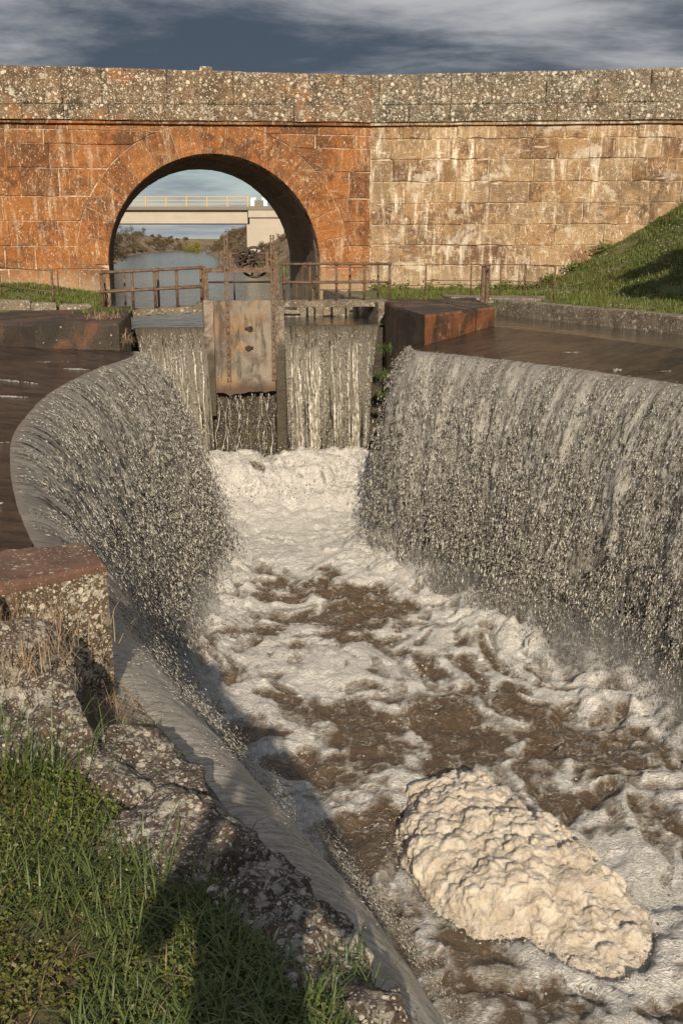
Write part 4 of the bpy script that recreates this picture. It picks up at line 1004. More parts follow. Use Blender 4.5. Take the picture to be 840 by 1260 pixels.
# ------------------------------------------------------------------ gate piers, weirs and sluice gate
def block_poly(poly, z0, z1, bev=.04, step=.16, amp=.02, seed=0):
    """a massive stone: outline poly (counter-clockwise), rough sides, worn top edge"""
    pts = []; n = len(poly); cx = sum(p[0] for p in poly) / n; cy = sum(p[1] for p in poly) / n
    for i in range(n):
        a, b = np.array(poly[i]), np.array(poly[(i + 1) % n]); k = max(1, int(np.linalg.norm(b - a) / step))
        for j in range(k): pts.append(a + (b - a) * j / k)
    pts = np.array(pts); m = len(pts); nz = max(2, int(min(z1 - z0, 3) / step) + 1); zs = np.linspace(z0, z1 - bev, nz)
    d = pts - np.array([cx, cy]); d /= np.linalg.norm(d, axis=1)[:, None]
    V = []; F = []
    def ringv(z, ins, a=amp):
        q = (fbm(pts[:, 0] * 3 + pts[:, 1] * 1.7, np.full(m, z * 3.), pts[:, 1] * 3, o=4, seed=seed) - .5) * 2 * a
        o_ = pts + d * (q - ins)[:, None]
        return [(x, y, z + (random.uniform(-.006, .006) if ins > 0 else 0)) for x, y in o_]
    for z in zs: V += ringv(z, 0)
    V += ringv(z1, bev * .9); rings = nz + 1
    for i in range(rings - 1):
        for j in range(m): F.append((i * m + j, i * m + (j + 1) % m, (i + 1) * m + (j + 1) % m, (i + 1) * m + j))
    # top, in rings towards the middle
    top = np.array(V[-m:]); k = 5
    for q in range(1, k):
        t = 1 - q / k; c = top[:, :2] * t + np.array([cx, cy]) * (1 - t)
        z = z1 + (fbm(c[:, 0] * 2.5, c[:, 1] * 2.5, o=3, seed=seed + 3) - .5) * amp
        V += [(x, y, zz) for (x, y), zz in zip(c, z)]
        b0_ = (rings + q - 2) * m
        for j in range(m): F.append((b0_ + j, b0_ + (j + 1) % m, b0_ + m + (j + 1) % m, b0_ + m + j))
    V.append((cx, cy, z1)); e = len(V) - 1; b0_ = (rings + k - 2) * m
    for j in range(m): F.append((b0_ + j, b0_ + (j + 1) % m, e))
    return V, F
lp = thing('gate_pier', 'long dark stained stone pier left of the gate with green tuft on its top', 'pier', (-5.5, 21, -1))
for i, (poly, z1) in enumerate([([(-4.3, 20.06), (-4.42, 21.2), LW(-2.82, -.1), LW(-2.82, 1.0), (-6.1, 25.6), (-6.05, 20.52)], .53), ([(-6.08, 20.6), (-6.13, 25.5), (-9.2, 25.0), (-9.2, 21.9), (-7.0, 21.0)], .48)]):
    V, F = block_poly(poly, -5.2, z1, .05, .2, .03, 5 + i); obj('stone', V, F, M_PIER, lp, smooth=False)
rp = thing('gate_pier', 'wedge shaped stone pier right of the gate with rust red sunlit face', 'pier', (2.4, 24, -1))
for i, poly in enumerate([[(1.67, 20.9), (2.95, 22.93), (2.2, 27.2), (1.3, 27.3), LW(3.42, -.1), (1.2, 24.2)], [(2.97, 22.95), (3.5, 23.8), (3.53, 28.2), (2.22, 27.3)]]):
    V, F = block_poly(poly, -5.2, .64, .05, .2, .03, 15 + i); o = obj('stone', V, F, M_PIERR, rp); o.data.materials.append(M_PIER)
    for pl in o.data.polygons:
        if pl.normal.x < -.4 or abs(pl.normal.z) > .6: pl.material_index = 1
# wall under the weirs
wu = np.linspace(-3.3, 4.2, 60); wz = np.linspace(.02, -5.4, 50); U, Z = np.meshgrid(wu, wz, indexing='ij')
off = .14 + .16 * (fbm(U * 1.7, Z * 1.7, o=4, seed=44) - .5) + np.where(np.abs((Z / .5) % 1 - .5) > .45, .04, 0)
X = G0[0] + U * RV[0] + off * AV[0]; Y = G0[1] + U * RV[1] + off * AV[1]
obj('weir_wall', np.stack([X, Y, Z], 2).reshape(-1, 3), grid_faces(60, 50), M_WETWALL, label='dark mossy sill wall under the gate and between the two weirs', cat='wall')
WDROPS = []
def weir(u0, u1, n, seed, vel, leanfn):
    r = np.random.default_rng(seed); T = sqrt((.05 - ZC) / 4.9)
    s = np.linspace(u0, u1, int((u1 - u0) / .03)); tt = np.r_[np.linspace(-.45, 0, 6)[:-1], np.linspace(0, 1, 60) * T]
    A, t2 = np.meshgrid(s, tt, indexing='ij'); tp = np.maximum(t2, 0)
    rip = (fbm(A * 7, tp * 1.1, o=4, seed=seed) - .5)
    back = np.where(t2 < 0, -t2 * .5, -(vel * tp + .14 * rip * np.clip(tp * 3, 0, 1)))
    zz = np.where(t2 < 0, .052, .05 - 4.9 * tp ** 2 + .01 * rip)
    uu = A + leanfn(A, tp)
    X = G0[0] + uu * RV[0] + back * AV[0]; Y = G0[1] + uu * RV[1] + back * AV[1]
    obj('weir_waterfall', np.stack([X, Y, zz], 2).reshape(-1, 3), grid_faces(len(s), len(tt)), M_WEIR, smooth=True, uv=np.stack([A, 4.9 * tp ** 2], 2).reshape(-1, 2), kind='structure')
    m = MB()
    for i in range(n):
        u = r.uniform(u0 + .03, u1 - .03)
        if vnoise(np.array(u * 4.3), np.array(.5), None, seed) < .42 and r.random() < .8: continue
        v0 = vel * r.uniform(.9, 1.35); ts = np.linspace(.03, T * r.uniform(.75, 1.0), 20); w0 = .005 + .024 * r.random() ** 2; ph = r.uniform(0, 9)
        pts = []; rad = []
        for t in ts:
            lu = u + float(leanfn(np.array(u), np.array(t))) + .05 * sin(t * 8 + ph) * t + .012 * sin(t * 31 + ph)
            pts.append((*LW(lu, -(v0 * t) - .03), .055 - 4.9 * t * t)); rad.append(w0 * (.5 + .9 * t) * (.08 + 1.7 * float(vnoise(np.array(t * 17.), np.array(u * 31.), None, seed))))
        m.tube(pts, rad, 5, False)
    m.build('water_strands', M_STRAND, smooth=True, kind='stuff', label='silvery strands of water falling over the gate weir')
    N = n * 150; t = T * np.sqrt(r.uniform(.03, 1, N)); u = r.uniform(u0, u1, N); k = fbm(u * 9, t * 2, o=3, seed=seed + 3) + r.uniform(0, .25, N); q = np.argsort(-k)[:N // 2]; t, u = t[q], u[q]; N = len(t)
    lu = u + leanfn(u, t); bk = -(vel * t + r.normal(0, .06, N) * t + .03)
    c = np.stack([G0[0] + lu * RV[0] + bk * AV[0], G0[1] + lu * RV[1] + bk * AV[1], .05 - 4.9 * t * t], 1)
    vv = np.stack([-AV[0] * vel * np.ones(N), -AV[1] * vel * np.ones(N), -9.8 * t], 1); vv /= np.linalg.norm(vv, axis=1)[:, None]
    sz = r.uniform(.006, .016, N); WDROPS.append((c, vv, sz, sz * r.uniform(1.5, 4.5, N)))
weir(-2.78, -1.12, 44, 201, .75, lambda u, t: .35 * t * (np.clip((u + 2.78) / 1.6, 0, 1) * -.3 + .9))
weir(.88, 3.34, 62, 211, .75, lambda u, t: -.55 * t * np.clip((u - 2.2) / 1.1, 0, 1) ** 1.5)
# trickles below the hanging gate
def trickles():
    r = np.random.default_rng(9); m = MB()
    for i in range(17):
        u = r.uniform(-.85, .7); z0 = -1.5 - r.random() * .25; pts = []; rad = []
        for z in np.linspace(z0, -3.7, 16):
            pts.append((*LW(u + .06 * sin(z * 4 + i) + r.normal(0, .014), -.03 - .05 * (z0 - z)), z)); rad.append(.003 + .022 * r.random() ** 2.5)
        m.tube(pts, rad, 5, False)
    m.build('water_trickles', M_STRAND, smooth=True, kind='stuff', label='thin white trickles falling below the hanging gate panel')
    N = 1500; u = r.uniform(-.9, .75, N); z = r.uniform(-3.6, -1.6, N); c = np.array([(*LW(a, -.1 - .12 * r.random()), b) for a, b in zip(u, z)])
    sz = r.uniform(.004, .011, N); WDROPS.append((c, np.tile([0, 0, -1.], (N, 1)), sz, sz * r.uniform(1.3, 4, N)))
trickles()
# spray over the boiling foam at the foot of all the falls
def spray():
    r = np.random.default_rng(14); sets = []
    for line, n in ((FL, 20000), (FR, 24000)):
        i = r.integers(0, len(line) - 1, n); f_ = r.random(n)[:, None]; b = line[i] * (1 - f_) + line[i + 1] * f_
        c = np.stack([b[:, 0] + r.normal(0, .45, n), b[:, 1] + r.normal(0, .45, n), ZC + .1 + np.abs(r.normal(0, .38, n))], 1)
        sz = r.uniform(.0025, .0065, n); sets.append((c, r.normal(0, 1, (n, 3)) / 1.7, sz, sz * 1.5))
    n = 14000; u = r.uniform(-2.6, 3.0, n); v = -r.uniform(.2, 2.6, n); c = np.stack([G0[0] + u * RV[0] + v * AV[0], G0[1] + u * RV[1] + v * AV[1], ZC + .75 * np.exp(-((v + 1.0) / 1.5) ** 2) + np.abs(r.normal(0, .28, n))], 1)
    sz = r.uniform(.004, .016, n); sets.append((c, r.normal(0, 1, (n, 3)) / 1.7, sz, sz * 1.4))
    return sets
drops_mesh('water_drops', DROPS + WDROPS + spray(), M_DROP)
def mist():
    m = bpy.data.materials.new('spray_mist'); m.use_nodes = True; t = NT(m.node_tree)
    vol = t.n('ShaderNodeVolumePrincipled', {'Color': (.92, .91, .89, 1), 'Density': .55, 'Anisotropy': .15}); o_ = t.n('ShaderNodeOutputMaterial'); t.t.links.new(vol.outputs[0], o_.inputs['Volume'])
    mb = MB(); r = random.Random(8)
    def run(line, rad):
        k = len(line); rs = [rad * (.75 + .5 * r.random()) * min(1, .25 + 4 * min(i, k - 1 - i) / k) for i in range(k)]
        mb.tube([(x, y, ZC + .22) for x, y in line], rs, 12)
    run(FL[1:-8:4], .62); run(FR[2:-10:4], .66)
    run([LW(u, -.85)[:2] for u in np.linspace(-2.6, 3., 8)], .5)
    o = mb.build('spray_mist', m, kind='stuff', label='fine white mist hanging where the falls hit the pool')
mist()

gate = thing('sluice_gate', 'rust stained sluice gate panel with gears and wheels hung between the two weirs', 'sluice gate', (*LW(-.1, 0), -1.5))
def lbox(m, u0, u1, v0, v1, z0, z1, jit=0): return m.box((*LW((u0 + u1) / 2, (v0 + v1) / 2), (z0 + z1) / 2), (u1 - u0, v1 - v0, z1 - z0), PSI, jit)
def gpanel():
    us = np.linspace(-.84, .64, 30); zs = np.linspace(-1.58, .70, 44); U, Z = np.meshgrid(us, zs, indexing='ij')
    low = np.clip((-1.3 - Z) / .3, 0, 1); Zb = Z + low * .16 * (fbm(U * 4, U * 0, o=4, seed=3) - .4)
    vf = -.16 + .015 * (fbm(U * 5, Z * 5, o=4, seed=4) - .5); n = U.size
    F = [(LW(u, v, z)) for u, v, z in zip(U.ravel(), vf.ravel(), Zb.ravel())]; B = [LW(u, .02, z) for u, z in zip(U.ravel(), Zb.ravel())]
    g = grid_faces(30, 44); fs = g.tolist() + (g[:, ::-1] + n).tolist(); i = np.arange(n).reshape(30, 44)
    for rim in (i[0], i[-1], i[:, 0], i[:, -1]):
        for a, b in zip(rim[:-1], rim[1:]): fs.append([int(a), int(b), int(b + n), int(a + n)])
    return obj('panel', F + B, fs, M_GATE, gate)
gp = gpanel()
for (a, b, z0) in ((-1.09, -.855, -2.1), (.655, .87, -3.6)):
    V, F = block_poly([LW(a, -.22), LW(b, -.22), LW(b, .14), LW(a, .14)], z0, .72, .02, .11, .02, 7); obj('guide_post', V, F, M_GUIDE, gate)
for u in (-1.0, .72): lbox(MB(), u - .055, u + .055, -.12, .02, .722, 1.36).build('frame_post', M_RUST, gate)
lbox(MB(), -1.06, .79, -.13, .03, 1.362, 1.475).build('frame_beam', M_RUST, gate)
for u in (-.515, .60):
    m = MB(); lbox(m, u - .2, u + .2, -.1, .06, 1.477, 1.52); lbox(m, u - .15, u - .075, -.1, .04, 1.522, 1.86); lbox(m, u + .075, u + .15, -.1, .04, 1.522, 1.86); lbox(m, u - .15, u + .15, .0, .05, 1.63, 1.70)
    m.build('pedestal', M_RUST, gate)
    m = MB(); lbox(m, u - .05, u - .015, -.24, -.20, -1.25, 2.24); lbox(m, u + .015, u + .05, -.24, -.20, -1.25, 2.24)
    for z in np.arange(-1.1, 2.2, .17): lbox(m, u - .016, u + .016, -.235, -.205, z, z + .035)
    m.build('lifting_rod', M_RUST, gate)
m = MB(); m.tube([LW(-.6, -.02, 1.80), LW(.66, -.02, 1.80)], .028, 8).tube([LW(-.25, -.04, 1.60), LW(.5, -.04, 1.60)], .025, 8); m.build('shaft', M_RUST, gate, True)
def wheel(u, z, rad, v, spokes, teeth, th):
    c = LW(u, v, z); ax = (*RV, 0); az = (0, 0, 1); m = MB(); th = th * 1.35; m.ring(c, ax, az, rad, th, 36, 6)
    for k in range(spokes):
        t = 2 * pi * k / spokes + .3; m.tube([c, (c[0] + RV[0] * rad * cos(t), c[1] + RV[1] * rad * cos(t), z + rad * sin(t))], th * .75, 6)
    m.tube([LW(u, v - .05, z), LW(u, v + .05, z)], .05, 10)
    for k in range(teeth):
        t = 2 * pi * k / teeth; q = rad + th; m.box((c[0] + RV[0] * q * cos(t), c[1] + RV[1] * q * cos(t), z + q * sin(t)), (.02, .05, .02), PSI)
    return m.build('gear_wheel', M_IRON, gate, True)
wheel(.20, 1.60, .35, .07, 6, 44, .022); gw = wheel(-.06, 1.66, .21, -.09, 6, 30, .018); wheel(.12, 1.76, .10, -.16, 4, 14, .018)
m = MB(); m.tube([LW(-.06, -.14, 1.66), LW(-.06, -.24, 1.66)], .022, 8).tube([LW(-.06, -.24, 1.66), LW(.04, -.24, 1.90)], .02, 8).tube([LW(.04, -.24, 1.9), LW(.04, -.36, 1.9)], .02, 8); m.build('crank', M_IRON, gw, True)
for z in (.02, -.45):
    m = MB(); m.ring(LW(-.02 + (z > -.1) * .05, -.20, z), (*RV, 0), (0, 0, 1), .05, .022, 14, 6); lbox(m, -.10, .10, -.185, -.16, z - .035, z + .035); m.build('ring_bolt', M_IRON, gp, True)

# ------------------------------------------------------------------ footbridges and fences
def pipe_run(parent, pts, zt_, zm, r=.024):
    """top and middle pipe rail through (x,y,ground) posts with little ball fittings"""
    for (x, y, z) in pts:
        m = MB(); m.tube([(x, y, z), (x, y, z + zt_)], r, 8)
        for q in (zm, zt_): m.tube([(x, y, z + q - .045), (x, y, z + q + .045)], r * 1.5, 8)
        m.build('railing_post', M_RUST, parent, True)
    for q in (zt_, zm):
        m = MB(); m.tube([(x, y, z + q) for x, y, z in pts], r * .92, 8); m.build('rail', M_RUST, parent, True)
def rubble_deck(u0, u1, v0, v1, zf, parent, name='deck'):
    us = np.linspace(u0, u1, 40); vs = np.linspace(v0, v1, 8); U, Vv = np.meshgrid(us, vs, indexing='ij'); T = zf(U) + .02 * (fbm(U * 6, Vv * 6, o=3, seed=2) - .5); B = zf(U) - .12 - .09 * fbm(U * 5, Vv * 5, o=4, seed=3)
    n = U.size; X = G0[0] + U * RV[0] + Vv * AV[0]; Y = G0[1] + U * RV[1] + Vv * AV[1]
    V = np.concatenate([np.stack([X, Y, T], 2).reshape(-1, 3), np.stack([X, Y, B], 2).reshape(-1, 3)]); g = grid_faces(40, 8); fs = g.tolist() + (g[:, ::-1] + n).tolist(); i = np.arange(n).reshape(40, 8)
    for rim in (i[0], i[-1], i[:, 0], i[:, -1]):
        for a, b in zip(rim[:-1], rim[1:]): fs.append([int(a), int(b), int(b + n), int(a + n)])
    obj(name, V, fs, M_CURB, parent)
zl = lambda u: .50 + .045 * (u + 1)
fl = thing('footbridge', 'narrow footbridge with sagging rusty pipe railings left of the gate', 'footbridge', (*LW(-2.3, 1.5), .4))
rubble_deck(-3.75, -.9, 1.2, 2.0, zl, fl)
pipe_run(fl, [(*LW(u, 1.25), zl(u)) for u in (-3.5, -2.75, -2.2, -1.65, -.98)], .95, .48, .036)
pipe_run(fl, [(*LW(u, 1.95), zl(u)) for u in (-3.45, -2.95, -2.1, -1.0)], .95, .48, .030)
frt = thing('footbridge', 'level footbridge with rusty pipe railings right of the gate, in front of the arch foot', 'footbridge', (*LW(2.4, 1.8), .5))
rubble_deck(.95, 4.1, 1.45, 2.25, lambda u: .585 + 0 * u, frt)
pipe_run(frt, [(*LW(u, 1.5), .585) for u in (1.12, 1.80, 2.5, 3.25, 3.93)], .94, .47, .031)
pipe_run(frt, [(*LW(u, 2.2), .585) for u in (1.2, 2.1, 3.0, 3.78)], .94, .47, .026)
mid = thing('pipe_rail', 'dark pipe rail crossing behind the gate frame between the two footbridges', 'railing', (*LW(-.1, 2.2), .6))
for z in (1.06,): MB().tube([LW(-1.0, 2.1, z), LW(1.1, 2.2, z)], .028, 8).build('rail', M_IRON, mid, True)
MB().tube([LW(-.12, 2.15, .55), LW(-.12, 2.15, 1.36)], .022, 8).build('railing_post', M_RUST, mid, True)
MB().box((*LW(-.1, 2.1), .50), (2.0, .5, .12), PSI).build('plank', M_CURB, mid)
# fence on the right bank, and its thick end posts
fr_ = thing('pipe_fence', 'thin rusty pipe fence on the right bank below the wing wall', 'fence', (4.0, 29, .6))
RP = [(2.43, 30.3), (3.72, 30.2), (4.55, 30.1), (5.15, 29.5), (5.46, 26.9)]
for x, y in RP: MB().tube([(x, y, .5), (x, y, 1.50)], .026, 8).build('railing_post', M_RUST, fr_, True)
for z in (1.47, 1.02): MB().tube([(x, y, z) for x, y in RP], .013, 6).build('rail', M_RUST, fr_, True)
po = thing('gate_post', 'pair of stout rusty posts standing at the corner of the right pier', 'post', (3.6, 26.2, .6))
for x, y in ((3.45, 25.6), (3.70, 26.6)): MB().tube([(x, y, .60), (x, y, 1.52)], .055, 8).box((x, y, 1.53), (.16, .16, .03)).build('post', M_RUST, po)
MB().tube([(3.45, 25.6, 1.40), (3.70, 26.6, 1.40)], .03, 8).build('rail', M_RUST, po, True)
fL = thing('pipe_fence', 'low rusty pipe fence on the left bank before the bridge foot', 'fence', (-8.5, 28, .5))
LP_ = [(-9.95, 30.6), (-9.0, 28.9), (-7.3, 26.5)]
for x, y in (LP_[0], LP_[2]): MB().tube([(x, y, .4), (x, y, 1.42)], .032, 8).build('railing_post', M_RUST, fL, True)
for z in (1.38, .86): MB().tube([(x, y, z) for x, y in LP_], .017, 6).build('rail', M_RUST, fL, True)
MB().tube([(-7.3, 26.5, 1.38), (-7.15, 26.5, 1.38), (-7.15, 26.5, .9), (-7.3, 26.5, .86)], .015, 6).build('rail_loop', M_RUST, fL, True)
# slab over the pool inlet, the curb, coping along the left bank
V, F = block_poly([(3.0, 28.7), (5.35, 27.9), (5.75, 29.4), (2.9, 30.3)], .40, .62, .03, .2, .03, 61); obj('stone_slab', V, F, M_CURB, label='flat lichened stone slab bridging the pool inlet beneath the thin fence', cat='slab')
curb = thing('curb', 'low grey stone curb along the pool at the foot of the grass slope', 'curb', (6, 24, 0))
cp_, cs_ = smooth_line([(4.1, 28.1), (4.32, 27.6), (5.47, 25.0), (7.1, 21.5), (8.9, 17.8), (10.8, 14.), (11.5, 9.)], .1)
i0 = 0
while i0 < len(cp_) - 12:
    i1 = min(len(cp_) - 1, i0 + random.randint(20, 30)); a, b = cp_[i0], cp_[i1] - (cp_[i1] - cp_[i0]) * .004; d = (b - a) / np.linalg.norm(b - a); nn = np.array([d[1], -d[0]]) * -1
    q = .42
    V, F = block_poly([tuple(a), tuple(b), tuple(b + nn * q), tuple(a + nn * q)][::1], -.7, .585 + random.uniform(-.01, .012), .03, .2, .022, 70 + i0); obj('curb_stone', V, F, M_CURB, curb); i0 = i1
V, F = block_poly([LW(3.52, 1.0), LW(3.95, 1.0), LW(3.95, 9.3), LW(3.52, 9.3)], -.6, .55, .05, .16, .04, 47); obj('bank_wall', V, F, M_CURB, label='low stone bank wall along the canal between right footbridge and arch', cat='wall')
rub = thing('rubble_wall', 'ruined low course of grey rubble stones at the left bank edge', 'wall', (-8, 25.5, .4))
for i, (u, v, L_, h_) in enumerate([(-7.2, .9, 1.1, .26), (-6.1, .95, .9, .22), (-5.3, 1.0, .7, .14), (-4.55, 1.05, .8, .10), (-8.4, .8, 1.2, .2)]):
    V, F = block_poly([LW(u, v), LW(u + L_ * .97, v - .02), LW(u + L_ * .95, v + .5), LW(u + .02, v + .5)], .2, .48 + h_, .04, .15, .05, 90 + i); obj('stone', V, F, M_CURB, rub)
for i, (u, v, s_) in enumerate([(1.5, 3.6, .35), (2.2, 3.9, .45), (2.9, 3.8, .4), (3.4, 4.6, .45), (2.6, 5.2, .35)]):
    V, F = block_poly([LW(u - s_, v - s_ * .6), LW(u + s_, v - s_ * .5), LW(u + s_ * .9, v + s_ * .6), LW(u - s_ * .8, v + s_ * .6)], -.3, .22 + .1 * (i % 3), .08, .13, .09, 33 + i)
    obj('bank_stone', V, F, M_CURB, label='broken stone at the water edge under the right footbridge', cat='stone', group='broken stones under the right footbridge')

# ------------------------------------------------------------------ grass on the far banks
def hill_grass():
    r = np.random.default_rng(3); n = 130000; X = r.uniform(.7, 14, n); Y = r.uniform(18, 35.3, n)
    edge = np.interp(-Y, [-p[1] for p in POOL_OUT], [p[0] for p in POOL_OUT]); ok = (X > np.where(Y < 28.8, edge + .55, 1.25)) & (fbm(X * 1.3, Y * 1.3, o=3, seed=4) > .27 + .20 * np.clip((23.5 - Y) / 6, 0, 1)) 
    pw = (X - K0[0]) * WN[0] + (Y - K0[1]) * WN[1]; ok &= pw > .02
    ok &= ~inside(X, Y, [(2.7, 28.4), (5.5, 27.5), (5.9, 29.5), (2.7, 30.6)])
    X, Y = X[ok], Y[ok]; k = fbm(X * .8, Y * .8, o=2, seed=6)
    P = np.stack([X, Y, hill_z(X, Y) - .01], 1); 
    parts = []
    for sel, ln in ((k < .48, .10), (k >= .48, .17)): parts.append(blades(P[sel], ln, .022, (.1, .9), seed=5))
    v_, f_ = join(parts); obj('slope_grass', v_, f_, M_GRASSH, kind='stuff', label='short green grass covering the slope below the wing wall')
    # daisies
    n = 2600; X = r.uniform(6.2, 13, n); Y = r.uniform(23.6, 34.6, n); d = fbm(X * .9, Y * .9, o=3, seed=15); ok = (d > .56) & (X > np.interp(-Y, [-p[1] for p in POOL_OUT], [p[0] for p in POOL_OUT]) + .6)
    X, Y = X[ok], Y[ok]; C = np.stack([X, Y, hill_z(X, Y) + .11], 1); n = len(X); V = []; F = []
    th = np.linspace(0, 2 * pi, 7)[:-1]; s_ = r.uniform(.012, .026, n)
    V = np.concatenate([C[:, None] + np.stack([s_[:, None] * np.cos(th), s_[:, None] * np.sin(th) , r.normal(0, .006, (n, 6)) + .5 * s_[:, None] * -np.sin(th)], 2), C[:, None] + np.array([0, 0, .008])], 1)
    F = np.array([(i, (i + 1) % 6, 6) for i in range(6)])[None] + (np.arange(n) * 7)[:, None, None]
    obj('daisies', V.reshape(-1, 3), F.reshape(-1, 3), M_DAISY, kind='stuff', label='tiny white daisies scattered in the slope grass')
    # left bank
    n = 30000; u = r.uniform(-10, -3.6, n); v = r.uniform(1.4, 9.35, n); ok = fbm(u * 1.2, v * 1.2, o=3, seed=8) > .36; u, v = u[ok], v[ok]
    X = G0[0] + u * RV[0] + v * AV[0]; Y = G0[1] + u * RV[1] + v * AV[1]
    Zg = .44 + .30 * np.clip((v - 5) / 3, 0, 1) * np.clip(-(u + 3.9) / 2, 0, 1)
    v_, f_ = blades(np.stack([X, Y, Zg], 1), .16, .024, (.1, .8), seed=25); obj('left_bank_grass', v_, f_, M_GRASSH, kind='stuff', label='green grass strip at the left foot of the bridge')
hill_grass()
# taller weeds against the foot of the wing wall
r = np.random.default_rng(44); parts = []
for i, (u, n_) in enumerate([(.35, 90), (1.1, 70), (2.1, 90), (2.9, 80), (3.9, 150), (4.6, 180), (5.3, 160), (6.1, 130), (6.9, 120), (7.8, 120)]):
    p = K0 + WD * u + WN * .25; z = float(hill_z(np.array(p[0]), np.array(p[1]))); C = np.stack([p[0] + r.normal(0, .2, n_ * 3), p[1] + r.normal(0, .07, n_ * 3), z + np.abs(r.normal(0, .13, n_ * 3))], 1)
    parts.append(leaves(C, .045, 60 + i, .6, .5))
v_, f_ = join(parts); obj('wall_weeds', v_, f_, M_GRASSH, kind='stuff', label='low leafy green weeds growing along the foot of the wing wall')
tuft('pier_tuft', 'dry green grass tuft on the right end of the left pier top', (-4.95, 21.6, .52), 160, .35, .20, .016, M_DRY, seed=61)
tuft('pier_tuft', 'fresh green grass tuft on the back edge of the left pier top', (-5.3, 23.5, .52), 300, .5, .18, .016, M_GRASSH, seed=62)
tuft('pier_tuft', 'small brown grass tuft hanging at the left weir corner', (-4.32, 20.35, .15), 130, .22, .32, .014, M_DRY, (.4, 1.3), seed=63)
for i, (z, k) in enumerate([(-.35, 120), (-1.0, 170), (-1.5, 100)]):
    tuft('wall_fern', ['small', 'large', 'lowest'][i] + ' green weed clump growing on the right pier beside the right weir', (1.05, 24.3 + .2 * i, z), k, .22, .26, .02, M_GRASSN, (.5, 1.5), seed=65 + i, cat='weed')
def ledge_weeds():
    r = np.random.default_rng(31); pts = []
    for k in range(34):
        u = r.uniform(-8, 17); n = r.integers(4, 26); s_ = r.uniform(.05, .3)
        for j in range(n):
            q = u + r.normal(0, s_)
            if q < UK: pts.append(fr_bridge(q, .17 + r.uniform(0, .05), zb(q) + .0))
            else: pts.append(fr_wing(q - UK, .17 + r.uniform(0, .05), b0))
    v_, f_ = blades(np.array(pts), .11, .028, (.2, 1.2), seed=33); obj('ledge_weeds', v_, f_, M_EVERG, kind='stuff', label='small dark weeds along the ledge under the parapet')
ledge_weeds()

# trees on the right bank, just out of the picture, whose shade falls on slope and wall
t = thing('bare_tree', 'slender leafless tree on the right bank whose branches shade the wing wall', 'tree', (11.3, 20.2, 1.0))
rnd = random.Random(3); m = MB(); m.tube([(0, 0, -.3), (.1, .05, 4), (0, .1, 7), (-.1, 0, 10.5)], [.10, .08, .05, .015], 8)
for k in range(20):
    z = rnd.uniform(4.5, 9.8); a = rnd.uniform(0, 6.28); branchy(m, (0, 0, z), (cos(a) * .8, sin(a) * .8, .8), rnd.uniform(.7, 1.3), .016, 2, rnd, .6)
ms = mesh('trunk', m.v, m.f); ms.materials.append(M_BARK); o = bpy.data.objects.new('trunk', ms); COL.objects.link(o); o.parent = t
t = thing('evergreen_tree', 'dense dark evergreen on the right bank whose shadow falls on the slope', 'tree', (9.7, 20.2, .9))
m = MB(); m.tube([(0, 0, -.3), (.05, .05, 2.5), (-.1, .1, 5.4)], [.14, .10, .03], 8)
for k in range(16):
    z = rnd.uniform(2., 5.); a = rnd.uniform(0, 6.28); branchy(m, (0, 0, z), (cos(a) * .8, sin(a) * .8, .7), rnd.uniform(.5, .9), .03, 1, rnd, .6)
ms = mesh('trunk', m.v, m.f); ms.materials.append(M_BARK); o = bpy.data.objects.new('trunk', ms); COL.objects.link(o); o.parent = t
cs = [(rnd.gauss(.25, .6), rnd.gauss(0, .7), rnd.uniform(2.3, 5.2)) for _ in range(22)]
v_, f_ = leaves(crown_pts(15000, cs, [rnd.uniform(.5, .85) for _ in cs], 5), .10, 6, 1., .55); ms = mesh('crown', v_, f_); ms.materials.append(M_EVERG); o = bpy.data.objects.new('crown', ms); COL.objects.link(o); o.parent = t

# ------------------------------------------------------------------ the near bank
EDGE = [(-1.2, 4.25), (-1.04, 3.9), (-.88, 3.36), (-.68, 3.05), (-.48, 2.87), (-.26, 2.54), (-.07, 2.34), (.11, 2.10), (.2, 1.6), (.16, .6), (.06, -.7), (-.5, -1.4), (-1.6, -4)]
NEAR = EDGE + [(-6, -4), (-6, 4.3), (-2.2, 4.35)]
def near_z(X, Y):
    d = np.where(inside(X, Y, NEAR), 1, -1) * dist_line(X, Y, NEAR + NEAR[:1])
    base = .235 + .10 * np.clip((-.55 - X) / .8, 0, 1) + .05 * np.clip((Y - 3.05) / .7, 0, 1) * np.clip((-.95 - X) / .3, 0, 1)
    n = .07 * (fbm(X * 3, Y * 3, o=4, seed=71) - .5) + .03 * (fbm(X * 14, Y * 14, o=3, seed=72) - .5)
    return np.where(d > 0, base + n - .10 * np.exp(-d / .05), base - .10) - np.clip(-d * 6, 0, 1.6)
def near_bank():
    xs = np.r_[np.linspace(-6, -2.05, 24), np.linspace(-2, .75, 170)]; ys = np.r_[np.linspace(-4, 1.2, 24), np.linspace(1.23, 4.6, 200)]; X, Y = np.meshgrid(xs, ys, indexing='ij')
    land('near_bank', X, Y, near_z(X, Y), M_SOIL, -1.25)
near_bank()
ICO = ico(6)
